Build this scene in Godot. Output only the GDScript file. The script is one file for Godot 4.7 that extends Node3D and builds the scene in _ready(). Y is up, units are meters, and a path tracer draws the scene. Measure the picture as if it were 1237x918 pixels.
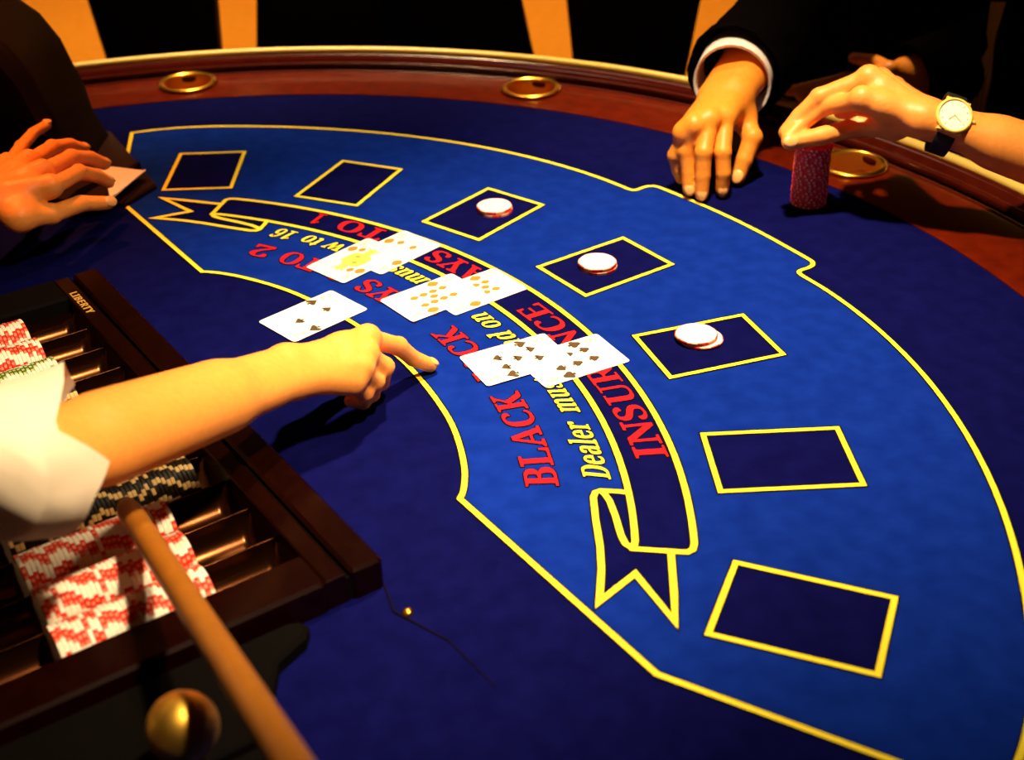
extends Node3D
# A blackjack table under one warm pendant, seen over the near end of the layout. Table frame: a = from the dealer's centre
# towards the players, t = along the dealer's edge, h = above the felt. Angles on the layout are measured from the a axis.

const TY := 0.9                      # felt height
const CEN := Vector3(-0.4452, 0.0, -0.8335)
const PHI := 0.59865                 # 34.3 degrees
var rng := RandomNumberGenerator.new()
var M := {}
var taken := {}

# ------------------------------------------------------------------ frame and naming
func w(a: float, t: float, h: float) -> Vector3:
	return CEN + Vector3(cos(PHI) * a + sin(PHI) * t, TY + h, -sin(PHI) * a + cos(PHI) * t)

func lp(r: float, deg: float) -> Vector2:                # polar on the layout -> (a, t)
	return Vector2(r * cos(deg_to_rad(deg)), r * sin(deg_to_rad(deg)))

func numbered(n: String) -> String:
	if not taken.has(n):
		taken[n] = 0
		return n
	taken[n] += 1
	return "%s_%03d" % [n, taken[n]]

func tag(o: Node3D, label: String, category := "", group := "", kind := "") -> Node3D:
	if label: o.set_meta("label", label)
	if category: o.set_meta("category", category)
	if group: o.set_meta("group", group)
	if kind: o.set_meta("kind", kind)
	return o

func thing(called: String, label: String, category: String, at := Vector3.ZERO, turn := 0.0, group := "") -> Node3D:
	var o := Node3D.new()
	o.name = numbered(called)
	add_child(o)
	o.position = at
	o.rotation.y = turn
	return tag(o, label, category, group)

func obj(called: String, mesh: Mesh, mat: Material, parent: Node = self) -> MeshInstance3D:
	var o := MeshInstance3D.new()
	o.name = numbered(called) if parent == self else called
	o.mesh = mesh
	o.material_override = mat
	o.cast_shadow = GeometryInstance3D.SHADOW_CASTING_SETTING_ON
	parent.add_child(o, true)
	return o

func structure(called: String, mesh: Mesh, mat: Material, at := Vector3.ZERO, label := "", category := "") -> MeshInstance3D:
	var o := obj(called, mesh, mat)
	o.position = at
	tag(o, label, category, "", "structure")
	return o

# ------------------------------------------------------------------ materials
func lin(r: float, g: float, b: float) -> Color:
	return Color(r, g, b).linear_to_srgb()

func mat(c: Color, rough := 0.6, metal := 0.0, spec := 0.5) -> StandardMaterial3D:
	var m := StandardMaterial3D.new()
	m.albedo_color = c
	m.roughness = rough
	m.metallic = metal
	m.metallic_specular = spec
	return m

func noise_tex(a: Color, b: Color, freq: float, sd: int, size := 512, oct := 4) -> NoiseTexture2D:
	var n := FastNoiseLite.new()
	n.seed = sd
	n.frequency = freq
	n.fractal_octaves = oct
	var t := NoiseTexture2D.new()
	t.width = size
	t.height = size
	t.seamless = true
	t.noise = n
	var g := Gradient.new()
	g.set_color(0, a)
	g.set_color(1, b)
	t.color_ramp = g
	return t

func grain(m: StandardMaterial3D, a: Color, b: Color, freq: float, scale: Vector3, sd: int) -> StandardMaterial3D:
	m.albedo_color = Color.WHITE
	m.albedo_texture = noise_tex(a, b, freq, sd)
	m.uv1_triplanar = true
	m.uv1_scale = scale
	return m

func relief(m: StandardMaterial3D, freq: float, scale: float, sd: int, strength: float) -> StandardMaterial3D:
	var t := noise_tex(Color.BLACK, Color.WHITE, freq, sd, 256)
	t.as_normal_map = true
	t.bump_strength = strength
	m.normal_enabled = true
	m.normal_texture = t
	m.uv1_triplanar = true
	m.uv1_scale = Vector3.ONE * scale
	return m

func materials() -> void:
	M.navy = grain(mat(Color.WHITE, 1.0, 0.0, 0.1), lin(0.0020, 0.0024, 0.046), lin(0.0034, 0.0040, 0.070), 0.012, Vector3.ONE * 5.0, 3)
	M.blue = grain(mat(Color.WHITE, 1.0, 0.0, 0.1), lin(0.0026, 0.0165, 0.205), lin(0.0044, 0.0250, 0.275), 0.012, Vector3.ONE * 5.0, 7)
	M.box_navy = grain(mat(Color.WHITE, 1.0, 0.0, 0.1), lin(0.0022, 0.0024, 0.048), lin(0.0036, 0.0040, 0.070), 0.012, Vector3.ONE * 5.0, 9)
	M.yellow = mat(lin(0.98, 0.80, 0.045), 0.95, 0.0, 0.1)
	M.ink = mat(lin(0.006, 0.004, 0.006), 1.0, 0.0, 0.1)
	M.red_print = mat(lin(0.58, 0.012, 0.020), 0.95, 0.0, 0.1)
	M.wood = grain(mat(Color.WHITE, 0.30, 0.0, 0.18), lin(0.070, 0.0048, 0.0008), lin(0.125, 0.0095, 0.0014), 0.02, Vector3(3.0, 3.0, 3.0), 11)
	M.rail_wood = grain(mat(Color.WHITE, 0.10, 0.0, 0.45), lin(0.050, 0.0042, 0.0018), lin(0.090, 0.0085, 0.0030), 0.02, Vector3(3.0, 3.0, 3.0), 12)
	for k in ["wood", "rail_wood"]:
		M[k].clearcoat_enabled = true
		M[k].clearcoat = 0.18
		M[k].clearcoat_roughness = 0.08
	M.gap = mat(lin(0.002, 0.001, 0.001), 0.5)
	M.gilt = mat(lin(0.98, 0.70, 0.14), 0.35, 0.0, 0.6)  # carries the rail highlight on the bead; also the watch metal
	M.brass = mat(lin(0.90, 0.46, 0.050), 0.24, 1.0)
	M.brass_satin = mat(lin(0.98, 0.56, 0.075), 0.42, 1.0)
	M.tray = grain(mat(Color.WHITE, 0.24, 0.0, 0.3), lin(0.0045, 0.0004, 0.0002), lin(0.0078, 0.0008, 0.0003), 0.02, Vector3(4.0, 4.0, 4.0), 14)
	M.tube = mat(lin(0.050, 0.014, 0.0022), 0.20, 0.9)
	M.tray_black = mat(lin(0.0020, 0.0014, 0.0012), 0.8, 0.0, 0.15)
	M.gold_ink = mat(lin(0.55, 0.30, 0.05), 0.5)
	M.plastic = mat(lin(0.0055, 0.0014, 0.0006), 0.55, 0.0, 0.25)
	M.plate = mat(lin(0.014, 0.0030, 0.0010), 0.5, 0.0, 0.3)
	M.amber = grain(mat(Color.WHITE, 0.45), lin(0.30, 0.098, 0.005), lin(0.40, 0.140, 0.009), 0.02, Vector3(6.0, 1.2, 6.0), 15)
	M.card = mat(lin(0.88, 0.87, 0.84), 0.45)
	M.dark_pip = mat(lin(0.075, 0.038, 0.006), 0.8)
	M.faint_index = mat(lin(0.46, 0.36, 0.12), 0.8)
	M.faint_red = mat(lin(0.80, 0.62, 0.25), 0.8)
	M.red_pip = mat(lin(0.86, 0.20, 0.012), 0.8)
	M.court = mat(lin(0.84, 0.66, 0.10), 0.8)
	M.court_red = mat(lin(0.80, 0.34, 0.03), 0.8)
	M.chip = mat(Color.WHITE, 0.5, 0.0, 0.28)
	M.chip.vertex_color_use_as_albedo = true
	M.skin = grain(mat(Color.WHITE, 0.46, 0.0, 0.45), lin(0.90, 0.305, 0.050), lin(0.98, 0.370, 0.068), 0.03, Vector3.ONE * 9.0, 21)
	M.skin.subsurf_scatter_enabled = true
	M.skin.subsurf_scatter_strength = 0.04
	M.skin_tan = grain(mat(Color.WHITE, 0.46, 0.0, 0.45), lin(0.84, 0.260, 0.022), lin(0.95, 0.330, 0.032), 0.03, Vector3.ONE * 9.0, 22)
	M.skin_tan.subsurf_scatter_enabled = true
	M.skin_tan.subsurf_scatter_strength = 0.05
	M.nail = mat(lin(0.96, 0.46, 0.14), 0.25)
	M.shirt = mat(lin(0.92, 0.78, 0.58), 0.85)
	M.cuff = mat(lin(0.90, 0.84, 0.76), 0.85)
	M.suit = relief(mat(lin(0.0018, 0.0012, 0.0014), 0.95, 0.0, 0.05), 0.03, 8.0, 33, 2.0)
	M.stripe_a = mat(lin(0.50, 0.26, 0.05), 0.9)
	M.stripe_b = mat(lin(0.24, 0.11, 0.018), 0.9)
	M.hair = mat(lin(0.02, 0.010, 0.006), 0.6)
	M.eye = mat(lin(0.8, 0.76, 0.7), 0.2)
	M.iris = mat(lin(0.03, 0.02, 0.01), 0.2)
	M.lip = mat(lin(0.6, 0.15, 0.06), 0.5)
	M.leather = relief(mat(lin(0.0045, 0.0030, 0.0026), 0.55, 0.0, 0.3), 0.05, 10.0, 35, 2.0)
	M.chair_leg = mat(lin(0.006, 0.004, 0.003), 0.4)
	M.strap = mat(lin(0.006, 0.004, 0.003), 0.6)
	M.dial = mat(lin(0.95, 0.93, 0.86), 0.25)
	M.carpet = relief(grain(mat(Color.WHITE, 1.0, 0.0, 0.1), lin(0.62, 0.235, 0.018), lin(0.72, 0.285, 0.024), 0.02, Vector3.ONE * 2.0, 41), 0.2, 2.0, 42, 2.0)
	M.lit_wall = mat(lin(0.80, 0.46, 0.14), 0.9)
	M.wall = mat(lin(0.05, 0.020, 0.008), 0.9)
	M.ceiling = mat(lin(0.04, 0.025, 0.015), 0.9)
	M.shade = mat(lin(0.01, 0.01, 0.01), 0.5)
	M.bulb = mat(Color(1, 0.93, 0.8), 0.5)
	M.bulb.emission_enabled = true
	M.bulb.emission = Color(1.0, 0.90, 0.74)
	M.bulb.emission_energy_multiplier = 8.0

# ------------------------------------------------------------------ mesh helpers
func tri(st: SurfaceTool, a: Vector3, b: Vector3, c: Vector3, n: Vector3) -> void:
	if (b - a).cross(c - a).dot(n) > 0.0:                # front faces run clockwise
		var s := b
		b = c
		c = s
	for p in [a, b, c]:
		st.set_normal(n)
		st.add_vertex(p)

func begin() -> SurfaceTool:
	var st := SurfaceTool.new()
	st.begin(Mesh.PRIMITIVE_TRIANGLES)
	return st

func flat_into(st: SurfaceTool, pts: PackedVector2Array, y: float) -> void:
	var ix := Geometry2D.triangulate_polygon(pts)
	for k in range(0, ix.size(), 3):
		var q := []
		for j in 3:
			q.append(Vector3(pts[ix[k + j]].x, y, pts[ix[k + j]].y))
		tri(st, q[0], q[1], q[2], Vector3.UP)

func flat(pts: PackedVector2Array, y: float) -> ArrayMesh:
	var st := begin()
	flat_into(st, pts, y)
	return st.commit()

func prism_into(st: SurfaceTool, pts: PackedVector2Array, y0: float, y1: float, bev := 0.0) -> void:
	var inner := pts
	if bev > 0.0:
		var got := Geometry2D.offset_polygon(pts, -bev, Geometry2D.JOIN_MITER)
		if got.size() and got[0].size() == pts.size():
			# match the vertex order of the inset to the outline
			inner = PackedVector2Array()
			for p in pts:
				var best: Vector2 = got[0][0]
				for c in got[0]:
					if c.distance_squared_to(p) < best.distance_squared_to(p):
						best = c
				inner.append(best)
		else:
			bev = 0.0
	flat_into(st, inner, y1)
	var ix := Geometry2D.triangulate_polygon(pts)
	for k in range(0, ix.size(), 3):
		tri(st, Vector3(pts[ix[k]].x, y0, pts[ix[k]].y), Vector3(pts[ix[k + 1]].x, y0, pts[ix[k + 1]].y), Vector3(pts[ix[k + 2]].x, y0, pts[ix[k + 2]].y), Vector3.DOWN)
	var area := 0.0
	for i in pts.size():
		var p := pts[i]
		var q := pts[(i + 1) % pts.size()]
		area += p.x * q.y - q.x * p.y
	for i in pts.size():
		var j := (i + 1) % pts.size()
		var e := pts[j] - pts[i]
		var n := Vector3(e.y, 0, -e.x).normalized() * (1.0 if area > 0 else -1.0)
		var a0 := Vector3(pts[i].x, y0, pts[i].y)
		var b0 := Vector3(pts[j].x, y0, pts[j].y)
		var a1 := Vector3(pts[i].x, y1 - bev, pts[i].y)
		var b1 := Vector3(pts[j].x, y1 - bev, pts[j].y)
		tri(st, a0, b0, b1, n)
		tri(st, a0, b1, a1, n)
		if bev > 0.0:
			var nb := (n + Vector3.UP).normalized()
			var a2 := Vector3(inner[i].x, y1, inner[i].y)
			var b2 := Vector3(inner[j].x, y1, inner[j].y)
			tri(st, a1, b1, b2, nb)
			tri(st, a1, b2, a2, nb)

func prism(pts: PackedVector2Array, y0: float, y1: float, bev := 0.0) -> ArrayMesh:
	var st := begin()
	prism_into(st, pts, y0, y1, bev)
	return st.commit()

func rect(x0: float, z0: float, x1: float, z1: float) -> PackedVector2Array:
	return PackedVector2Array([Vector2(x0, z0), Vector2(x1, z0), Vector2(x1, z1), Vector2(x0, z1)])

func rounded(x0: float, z0: float, x1: float, z1: float, r: float, seg := 5) -> PackedVector2Array:
	var o := PackedVector2Array()
	var cs := [Vector2(x1 - r, z1 - r), Vector2(x0 + r, z1 - r), Vector2(x0 + r, z0 + r), Vector2(x1 - r, z0 + r)]
	for k in 4:
		for i in seg + 1:
			o.append(cs[k] + Vector2.from_angle(PI / 2 * (k + float(i) / seg)) * r)
	return o

func box(size: Vector3, bev := 0.004) -> ArrayMesh:         # chamfered block centred on the origin
	var st := begin()
	var h := size / 2
	prism_into(st, rect(-h.x, -h.z, h.x, h.z), -h.y, h.y, bev)
	return st.commit()

func strip_into(st: SurfaceTool, pts: PackedVector2Array, width: float, y: float, closed := false) -> void:
	var n := pts.size()
	var l := []
	var r := []
	for i in n:
		var d0 := (pts[i] - pts[(i - 1 + n) % n]).normalized() if closed or i > 0 else Vector2.ZERO
		var d1 := (pts[(i + 1) % n] - pts[i]).normalized() if closed or i < n - 1 else Vector2.ZERO
		if d0 == Vector2.ZERO: d0 = d1
		if d1 == Vector2.ZERO: d1 = d0
		var m := (d0 + d1).normalized()
		if m == Vector2.ZERO: m = d1
		var nn := Vector2(-m.y, m.x)
		var k: float = width / 2 / maxf(0.32, nn.dot(Vector2(-d1.y, d1.x)))
		l.append(pts[i] + nn * k)
		r.append(pts[i] - nn * k)
	for i in (n if closed else n - 1):
		var j := (i + 1) % n
		var q := [Vector3(l[i].x, y, l[i].y), Vector3(l[j].x, y, l[j].y), Vector3(r[j].x, y, r[j].y), Vector3(r[i].x, y, r[i].y)]
		tri(st, q[0], q[1], q[2], Vector3.UP)
		tri(st, q[0], q[2], q[3], Vector3.UP)

func strip(pts: PackedVector2Array, width: float, y: float, closed := false) -> ArrayMesh:
	var st := begin()
	strip_into(st, pts, width, y, closed)
	return st.commit()

func grid_mesh(rows: Array, wrap_u: bool, wrap_v: bool, cols := []) -> ArrayMesh:
	# rows of points joined into a smooth skin
	var nv := rows.size()
	var nu: int = rows[0].size()
	var verts := PackedVector3Array()
	for r in rows:
		for p in r:
			verts.append(p)
	var idx := PackedInt32Array()
	for v in (nv if wrap_v else nv - 1):
		for u in (nu if wrap_u else nu - 1):
			var a := v * nu + u
			var b := v * nu + (u + 1) % nu
			var c := ((v + 1) % nv) * nu + (u + 1) % nu
			var d := ((v + 1) % nv) * nu + u
			idx.append_array([a, b, c, a, c, d])
	return skin(verts, idx)

func skin(verts: PackedVector3Array, idx: PackedInt32Array) -> ArrayMesh:
	var nor := PackedVector3Array()
	nor.resize(verts.size())
	for k in range(0, idx.size(), 3):
		var f := (verts[idx[k + 2]] - verts[idx[k]]).cross(verts[idx[k + 1]] - verts[idx[k]])
		for j in 3:
			nor[idx[k + j]] += f
	for i in nor.size():
		nor[i] = nor[i].normalized() if nor[i].length_squared() > 0 else Vector3.UP
	var arr := []
	arr.resize(Mesh.ARRAY_MAX)
	arr[Mesh.ARRAY_VERTEX] = verts
	arr[Mesh.ARRAY_NORMAL] = nor
	arr[Mesh.ARRAY_INDEX] = idx
	var m := ArrayMesh.new()
	m.add_surface_from_arrays(Mesh.PRIMITIVE_TRIANGLES, arr)
	return m

func lathe(profile: Array, seg := 40) -> ArrayMesh:        # (radius, height) from the top outside inwards, or any one way
	var rows := []
	for p in profile:
		var r := []
		for i in seg:
			var a := TAU * i / seg
			r.append(Vector3(p.x * cos(a), p.y, p.x * sin(a)))
		rows.append(r)
	return grid_mesh(rows, true, false)

func tube(path: Array, radii: Array, seg := 16, caps := true, squash := 1.0) -> ArrayMesh:
	var rows := []
	var side := Vector3.ZERO
	for i in path.size():
		var d: Vector3 = (path[mini(i + 1, path.size() - 1)] - path[maxi(i - 1, 0)]).normalized()
		if side == Vector3.ZERO:
			side = d.cross(Vector3.UP if absf(d.y) < 0.9 else Vector3.RIGHT).normalized()
		side = (side - d * side.dot(d)).normalized()
		var up := d.cross(side)
		if caps and i == 0: rows.append(ring(path[i], side, up, 0.0002, seg, squash))
		rows.append(ring(path[i], side, up, radii[i], seg, squash))
		if caps and i == path.size() - 1: rows.append(ring(path[i], side, up, 0.0002, seg, squash))
	return grid_mesh(rows, true, false)

func ring(c: Vector3, s: Vector3, u: Vector3, r: float, seg: int, squash := 1.0) -> Array:
	var o := []
	for i in seg:
		var a := TAU * i / seg
		o.append(c + s * cos(a) * r + u * sin(a) * r * squash)
	return o

func ellipsoid(c: Vector3, x: Vector3, y: Vector3, z: Vector3, seg := 14) -> ArrayMesh:
	var rows := []
	for j in seg / 2 + 1:
		var th := PI * j / (seg / 2)
		var r := []
		for i in seg:
			var a := TAU * i / seg
			r.append(c + x * maxf(sin(th), 0.002) * cos(a) + z * maxf(sin(th), 0.002) * sin(a) + y * cos(th))
		rows.append(r)
	return grid_mesh(rows, true, false)

# ------------------------------------------------------------------ bodies: tapered capsules joined by a smooth minimum, meshed as surface nets
var bv := PackedVector3Array()
var bi := PackedInt32Array()

func bone(list: Array, a: Vector3, b: Vector3, ra: float, rb: float, k: float) -> void:
	list.append([a, b, ra, rb, k])

func net(list: Array, cell: float) -> void:
	var lo := Vector3.ONE * 1e9
	var hi := -lo
	for b in list:
		var r: float = maxf(b[2], b[3]) + b[4] + cell * 3.0
		lo = lo.min(b[0] - Vector3.ONE * r).min(b[1] - Vector3.ONE * r)
		hi = hi.max(b[0] + Vector3.ONE * r).max(b[1] + Vector3.ONE * r)
	var nx := int((hi.x - lo.x) / cell) + 2
	var ny := int((hi.y - lo.y) / cell) + 2
	var nz := int((hi.z - lo.z) / cell) + 2
	var f := PackedFloat32Array()
	f.resize(nx * ny * nz)
	f.fill(1.0)
	for b in list:
		var A: Vector3 = b[0]
		var B: Vector3 = b[1]
		var ra: float = b[2]
		var dr: float = b[3] - b[2]
		var k: float = b[4]
		var m: float = maxf(b[2], b[3]) + k + cell * 2.0
		var l: Vector3 = (A.min(B) - lo - Vector3.ONE * m) / cell
		var u: Vector3 = (A.max(B) - lo + Vector3.ONE * m) / cell
		var ba := B - A
		var bb := maxf(ba.length_squared(), 1e-9)
		for z in range(maxi(0, int(l.z)), mini(nz, int(u.z) + 2)):
			for y in range(maxi(0, int(l.y)), mini(ny, int(u.y) + 2)):
				var row := (z * ny + y) * nx
				for x in range(maxi(0, int(l.x)), mini(nx, int(u.x) + 2)):
					var pa := lo + Vector3(x, y, z) * cell - A
					var h := clampf(pa.dot(ba) / bb, 0.0, 1.0)
					var d := (pa - ba * h).length() - ra - dr * h
					var o := f[row + x]
					var e := absf(o - d)
					f[row + x] = minf(o, d) - ((k - e) * (k - e) * 0.25 / k if e < k else 0.0)
	var at := {}
	var off := [0, 1, nx, nx + 1, nx * ny, nx * ny + 1, nx * ny + nx, nx * ny + nx + 1]
	var cor := [Vector3(0, 0, 0), Vector3(1, 0, 0), Vector3(0, 1, 0), Vector3(1, 1, 0), Vector3(0, 0, 1), Vector3(1, 0, 1), Vector3(0, 1, 1), Vector3(1, 1, 1)]
	var edges := [[0, 1], [2, 3], [4, 5], [6, 7], [0, 2], [1, 3], [4, 6], [5, 7], [0, 4], [1, 5], [2, 6], [3, 7]]
	for z in nz - 1:
		for y in ny - 1:
			var row := (z * ny + y) * nx
			for x in nx - 1:
				var i := row + x
				var c := int(f[i] < 0) + int(f[i + 1] < 0) + int(f[i + off[2]] < 0) + int(f[i + off[3]] < 0) + int(f[i + off[4]] < 0) + int(f[i + off[5]] < 0) + int(f[i + off[6]] < 0) + int(f[i + off[7]] < 0)
				if c == 0 or c == 8:
					continue
				var s := Vector3.ZERO
				var n := 0
				for e in edges:
					var a := f[i + off[e[0]]]
					var b := f[i + off[e[1]]]
					if (a < 0) != (b < 0):
						s += cor[e[0]].lerp(cor[e[1]], a / (a - b))
						n += 1
				at[i] = bv.size()
				bv.append(lo + (Vector3(x, y, z) + s / n) * cell)
	var step := [1, nx, nx * ny]
	for i in at:
		for ax in 3:
			var p: int = step[(ax + 1) % 3]
			var q: int = step[(ax + 2) % 3]
			var a := f[i]
			var b := f[i + step[ax]]
			if (a < 0) == (b < 0) or not (at.has(i - p) and at.has(i - q) and at.has(i - p - q)):
				continue
			var v := [at[i], at[i - p], at[i - p - q], at[i - q]]
			if a < 0:
				bi.append_array([v[0], v[2], v[1], v[0], v[3], v[2]])
			else:
				bi.append_array([v[0], v[1], v[2], v[0], v[2], v[3]])

func body_mesh() -> ArrayMesh:
	var m := skin(bv, bi)
	bv = PackedVector3Array()
	bi = PackedInt32Array()
	return m

# a hand and its forearm; r = finger radius, wr = wrist radius
func hand_bones(H: Dictionary, r: float, wr: float, er: float, fore := true) -> Array:
	var L := []
	var wrist: Vector3 = H.wrist
	var across: Vector3 = (H.idx[0] - H.pky[0]).normalized()
	var along: Vector3 = (H.mid[0] - wrist).normalized()
	across = (across - along * across.dot(along)).normalized()
	var wa := wrist + across * wr * 0.42
	var wb := wrist - across * wr * 0.42
	if fore:
		var e: Vector3 = H.elbow
		bone(L, wa, e + across * er * 0.25, wr * 0.80, er, 0.012)
		bone(L, wb, e - across * er * 0.25, wr * 0.78, er, 0.012)
		bone(L, wrist.lerp(e, 0.35), wrist.lerp(e, 0.8), er * 0.90, er * 1.02, 0.02)
	var n := across.cross(along)
	if n.y < 0: n = -n
	for c in ["idx", "mid", "rng", "pky"]:
		var w1: Vector3 = wa.lerp(wb, {"idx": 0.05, "mid": 0.35, "rng": 0.65, "pky": 0.95}[c]) + n * wr * 0.34
		var j0: Vector3 = H[c][0]
		bone(L, j0 + n * r * 0.22, j0 + n * r * 0.22, r * 1.16, r * 1.16, 0.004)
		bone(L, w1, j0 + n * r * 0.75, 0.0035, 0.0046, 0.006)
	var fat := {"idx": 1.0, "mid": 1.03, "rng": 0.98, "pky": 0.86}
	for c in ["idx", "mid", "rng", "pky"]:
		var j: Array = H[c]
		var w0 := wa.lerp(wb, {"idx": 0.0, "mid": 0.33, "rng": 0.67, "pky": 1.0}[c])
		bone(L, w0, j[0], wr * 0.62, r * 1.14, 0.010)
	for q in [["idx", "mid"], ["mid", "rng"], ["rng", "pky"]]:
		bone(L, H[q[0]][0].lerp(wrist, 0.24), H[q[1]][0].lerp(wrist, 0.24), r * 1.05, r * 1.02, 0.008)
	var t: Array = H.thb
	bone(L, wa, t[0], wr * 0.6, r * 1.45, 0.012)
	bone(L, t[0], t[1], r * 1.45, r * 1.12, 0.010)
	bone(L, t[0], H.idx[0].lerp(wa, 0.35), r * 1.25, r * 1.0, 0.012)
	for c in ["idx", "mid", "rng", "pky"]:
		var j: Array = H[c]
		var q: float = r * fat[c]
		bone(L, j[0], j[1], q * 1.06, q * 0.94, 0.0032)
		bone(L, j[1], j[1], q * 1.02, q * 1.02, 0.002)
		bone(L, j[1], j[2], q * 0.93, q * 0.86, 0.0018)
		bone(L, j[2], j[3], q * 0.87, q * 0.78, 0.0015)
	bone(L, t[1], t[1], r * 1.12, r * 1.12, 0.003)
	bone(L, t[1], t[2], r * 1.08, r * 1.02, 0.003)
	bone(L, t[2], t[3], r * 1.0, r * 0.84, 0.002)
	return L

func nail(H: Dictionary, c: String, r: float, dorsal: Vector3, parent: Node) -> void:
	var j: Array = H[c]
	var d: Vector3 = (j[3] - j[2]).normalized()
	var up := (dorsal - d * dorsal.dot(d)).normalized()
	var s := d.cross(up)
	var q := r * 0.80 * (1.2 if c == "thb" else 1.0)
	obj("fingernail", ellipsoid(j[3] + up * q * 0.72 - d * q * 0.05, s * q * 0.72, up * q * 0.32, d * q * 0.95), M.nail, parent)

func head_and_trunk(chest: Vector3, f: Vector3, sh_r: Vector3, sh_l: Vector3, joints: Array, wide: float) -> void:
	# trunk, neck and upper arms (under the clothes), then the head on a finer grid
	var r := f.cross(Vector3.UP).normalized()
	var L := []
	var hip := chest + Vector3(0, -0.42, 0) - f * 0.03
	for s in [-1.0, 1.0]:
		bone(L, hip + r * s * 0.07, chest + r * s * 0.075, wide * 0.62, wide * 0.70, 0.06)
	bone(L, sh_r, sh_l, 0.048, 0.048, 0.06)
	var neck := chest + Vector3(0, 0.17, 0)
	bone(L, chest + Vector3(0, 0.05, 0), neck + f * 0.01, 0.055, 0.050, 0.04)
	for j in joints:
		bone(L, j[0], j[1], j[2], j[3], 0.03)
	net(L, 0.012)
	L = []
	var hc := neck + Vector3(0, 0.125, 0) + f * 0.025
	bone(L, neck - Vector3(0, 0.04, 0), hc - Vector3(0, 0.04, 0), 0.050, 0.052, 0.02)
	bone(L, hc - f * 0.02 + Vector3(0, 0.03, 0), hc + f * 0.015 + Vector3(0, 0.03, 0), 0.080, 0.074, 0.03)
	bone(L, hc + f * 0.02 - Vector3(0, 0.02, 0), hc + f * 0.055 - Vector3(0, 0.075, 0), 0.060, 0.030, 0.03)
	bone(L, hc + f * 0.085 + Vector3(0, 0.015, 0), hc + f * 0.090 - Vector3(0, 0.022, 0), 0.007, 0.011, 0.012)
	bone(L, hc + f * 0.082 + r * 0.045 + Vector3(0, 0.03, 0), hc + f * 0.088 - r * 0.045 + Vector3(0, 0.03, 0), 0.008, 0.008, 0.012)
	for s in [-1.0, 1.0]:
		bone(L, hc + r * s * 0.078 + Vector3(0, 0.02, 0), hc + r * s * 0.076 - Vector3(0, 0.02, 0) + f * 0.006, 0.012, 0.009, 0.006)
	net(L, 0.006)

func face_bits(chest: Vector3, f: Vector3, parent: Node, long_hair: bool) -> void:
	var r := f.cross(Vector3.UP).normalized()
	var hc := chest + Vector3(0, 0.295, 0) + f * 0.025
	for s in [-1.0, 1.0]:
		var e = hc + f * 0.081 + r * s * 0.032 + Vector3(0, 0.012, 0)
		obj("eye", ellipsoid(e, r * 0.013, Vector3.UP * 0.008, f * 0.008), M.eye, parent)
		obj("iris", ellipsoid(e + f * 0.006, r * 0.005, Vector3.UP * 0.005, f * 0.003), M.iris, parent)
	obj("mouth", ellipsoid(hc + f * 0.084 - Vector3(0, 0.052, 0), r * 0.022, Vector3.UP * 0.006, f * 0.006), M.lip, parent)
	var L := []
	bone(L, hc - f * 0.03 + Vector3(0, 0.045, 0), hc + f * 0.012 + Vector3(0, 0.062, 0), 0.084, 0.066, 0.02)
	bone(L, hc - f * 0.05, hc - f * 0.045 - Vector3(0, 0.05 if not long_hair else 0.10, 0), 0.062, 0.045, 0.03)
	net(L, 0.007)
	obj("hair", body_mesh(), M.hair, parent)

# an open cloth tube with real thickness along a path
func sleeve(path: Array, radii: Array, squash := 1.0, wrinkle := 0.0, sd := 1) -> ArrayMesh:
	var n := FastNoiseLite.new()
	n.seed = sd
	n.frequency = 14.0
	var rows := []
	var seg := 28
	var side := Vector3.ZERO
	var back := []
	var steps := 10
	var pts := []
	var rad := []
	for i in path.size() - 1:
		for k in steps:
			pts.append(path[i].lerp(path[i + 1], float(k) / steps))
			rad.append(lerpf(radii[i], radii[i + 1], float(k) / steps))
	pts.append(path[-1])
	rad.append(radii[-1])
	for i in pts.size():
		var d: Vector3 = (pts[mini(i + 1, pts.size() - 1)] - pts[maxi(i - 1, 0)]).normalized()
		if side == Vector3.ZERO:
			side = d.cross(Vector3.UP).normalized()
		side = (side - d * side.dot(d)).normalized()
		var up := d.cross(side)
		var o := ring(pts[i], side, up, rad[i], seg, squash)
		for j in seg:
			var p: Vector3 = o[j]
			o[j] = p + (p - pts[i]).normalized() * n.get_noise_3dv(p) * wrinkle
		rows.append(o)
		back.push_front(ring(pts[i], side, up, rad[i] - 0.003, seg, squash))
	rows.append_array(back)
	rows.append(rows[0])
	return grid_mesh(rows, true, false)

# ------------------------------------------------------------------ the printed layout
func arc_line(r0: float, b: float, d0: float, d1: float, n: int) -> PackedVector2Array:
	var o := PackedVector2Array()
	for i in n + 1:
		var d := lerpf(d0, d1, float(i) / n)
		o.append(lp(r0 + b * (1.0 - cos(deg_to_rad(d))), d))
	return o

func smooth(list: Array, n := 4) -> Array:                  # Catmull-Rom through (r, angle) pairs
	var o := []
	for i in list.size() - 1:
		var a: Array = list[maxi(i - 1, 0)]
		var b: Array = list[i]
		var c: Array = list[i + 1]
		var d: Array = list[mini(i + 2, list.size() - 1)]
		for k in n:
			var t := float(k) / n
			o.append([cubic_interpolate(b[0], c[0], a[0], d[0], t), cubic_interpolate(b[1], c[1], a[1], d[1], t)])
	o.append(list[-1])
	return o

func polar(list: Array, flip := false) -> PackedVector2Array:
	var o := PackedVector2Array()
	for p in list:
		o.append(lp(p[0], -p[1] if flip else p[1]))
	return o

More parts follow.
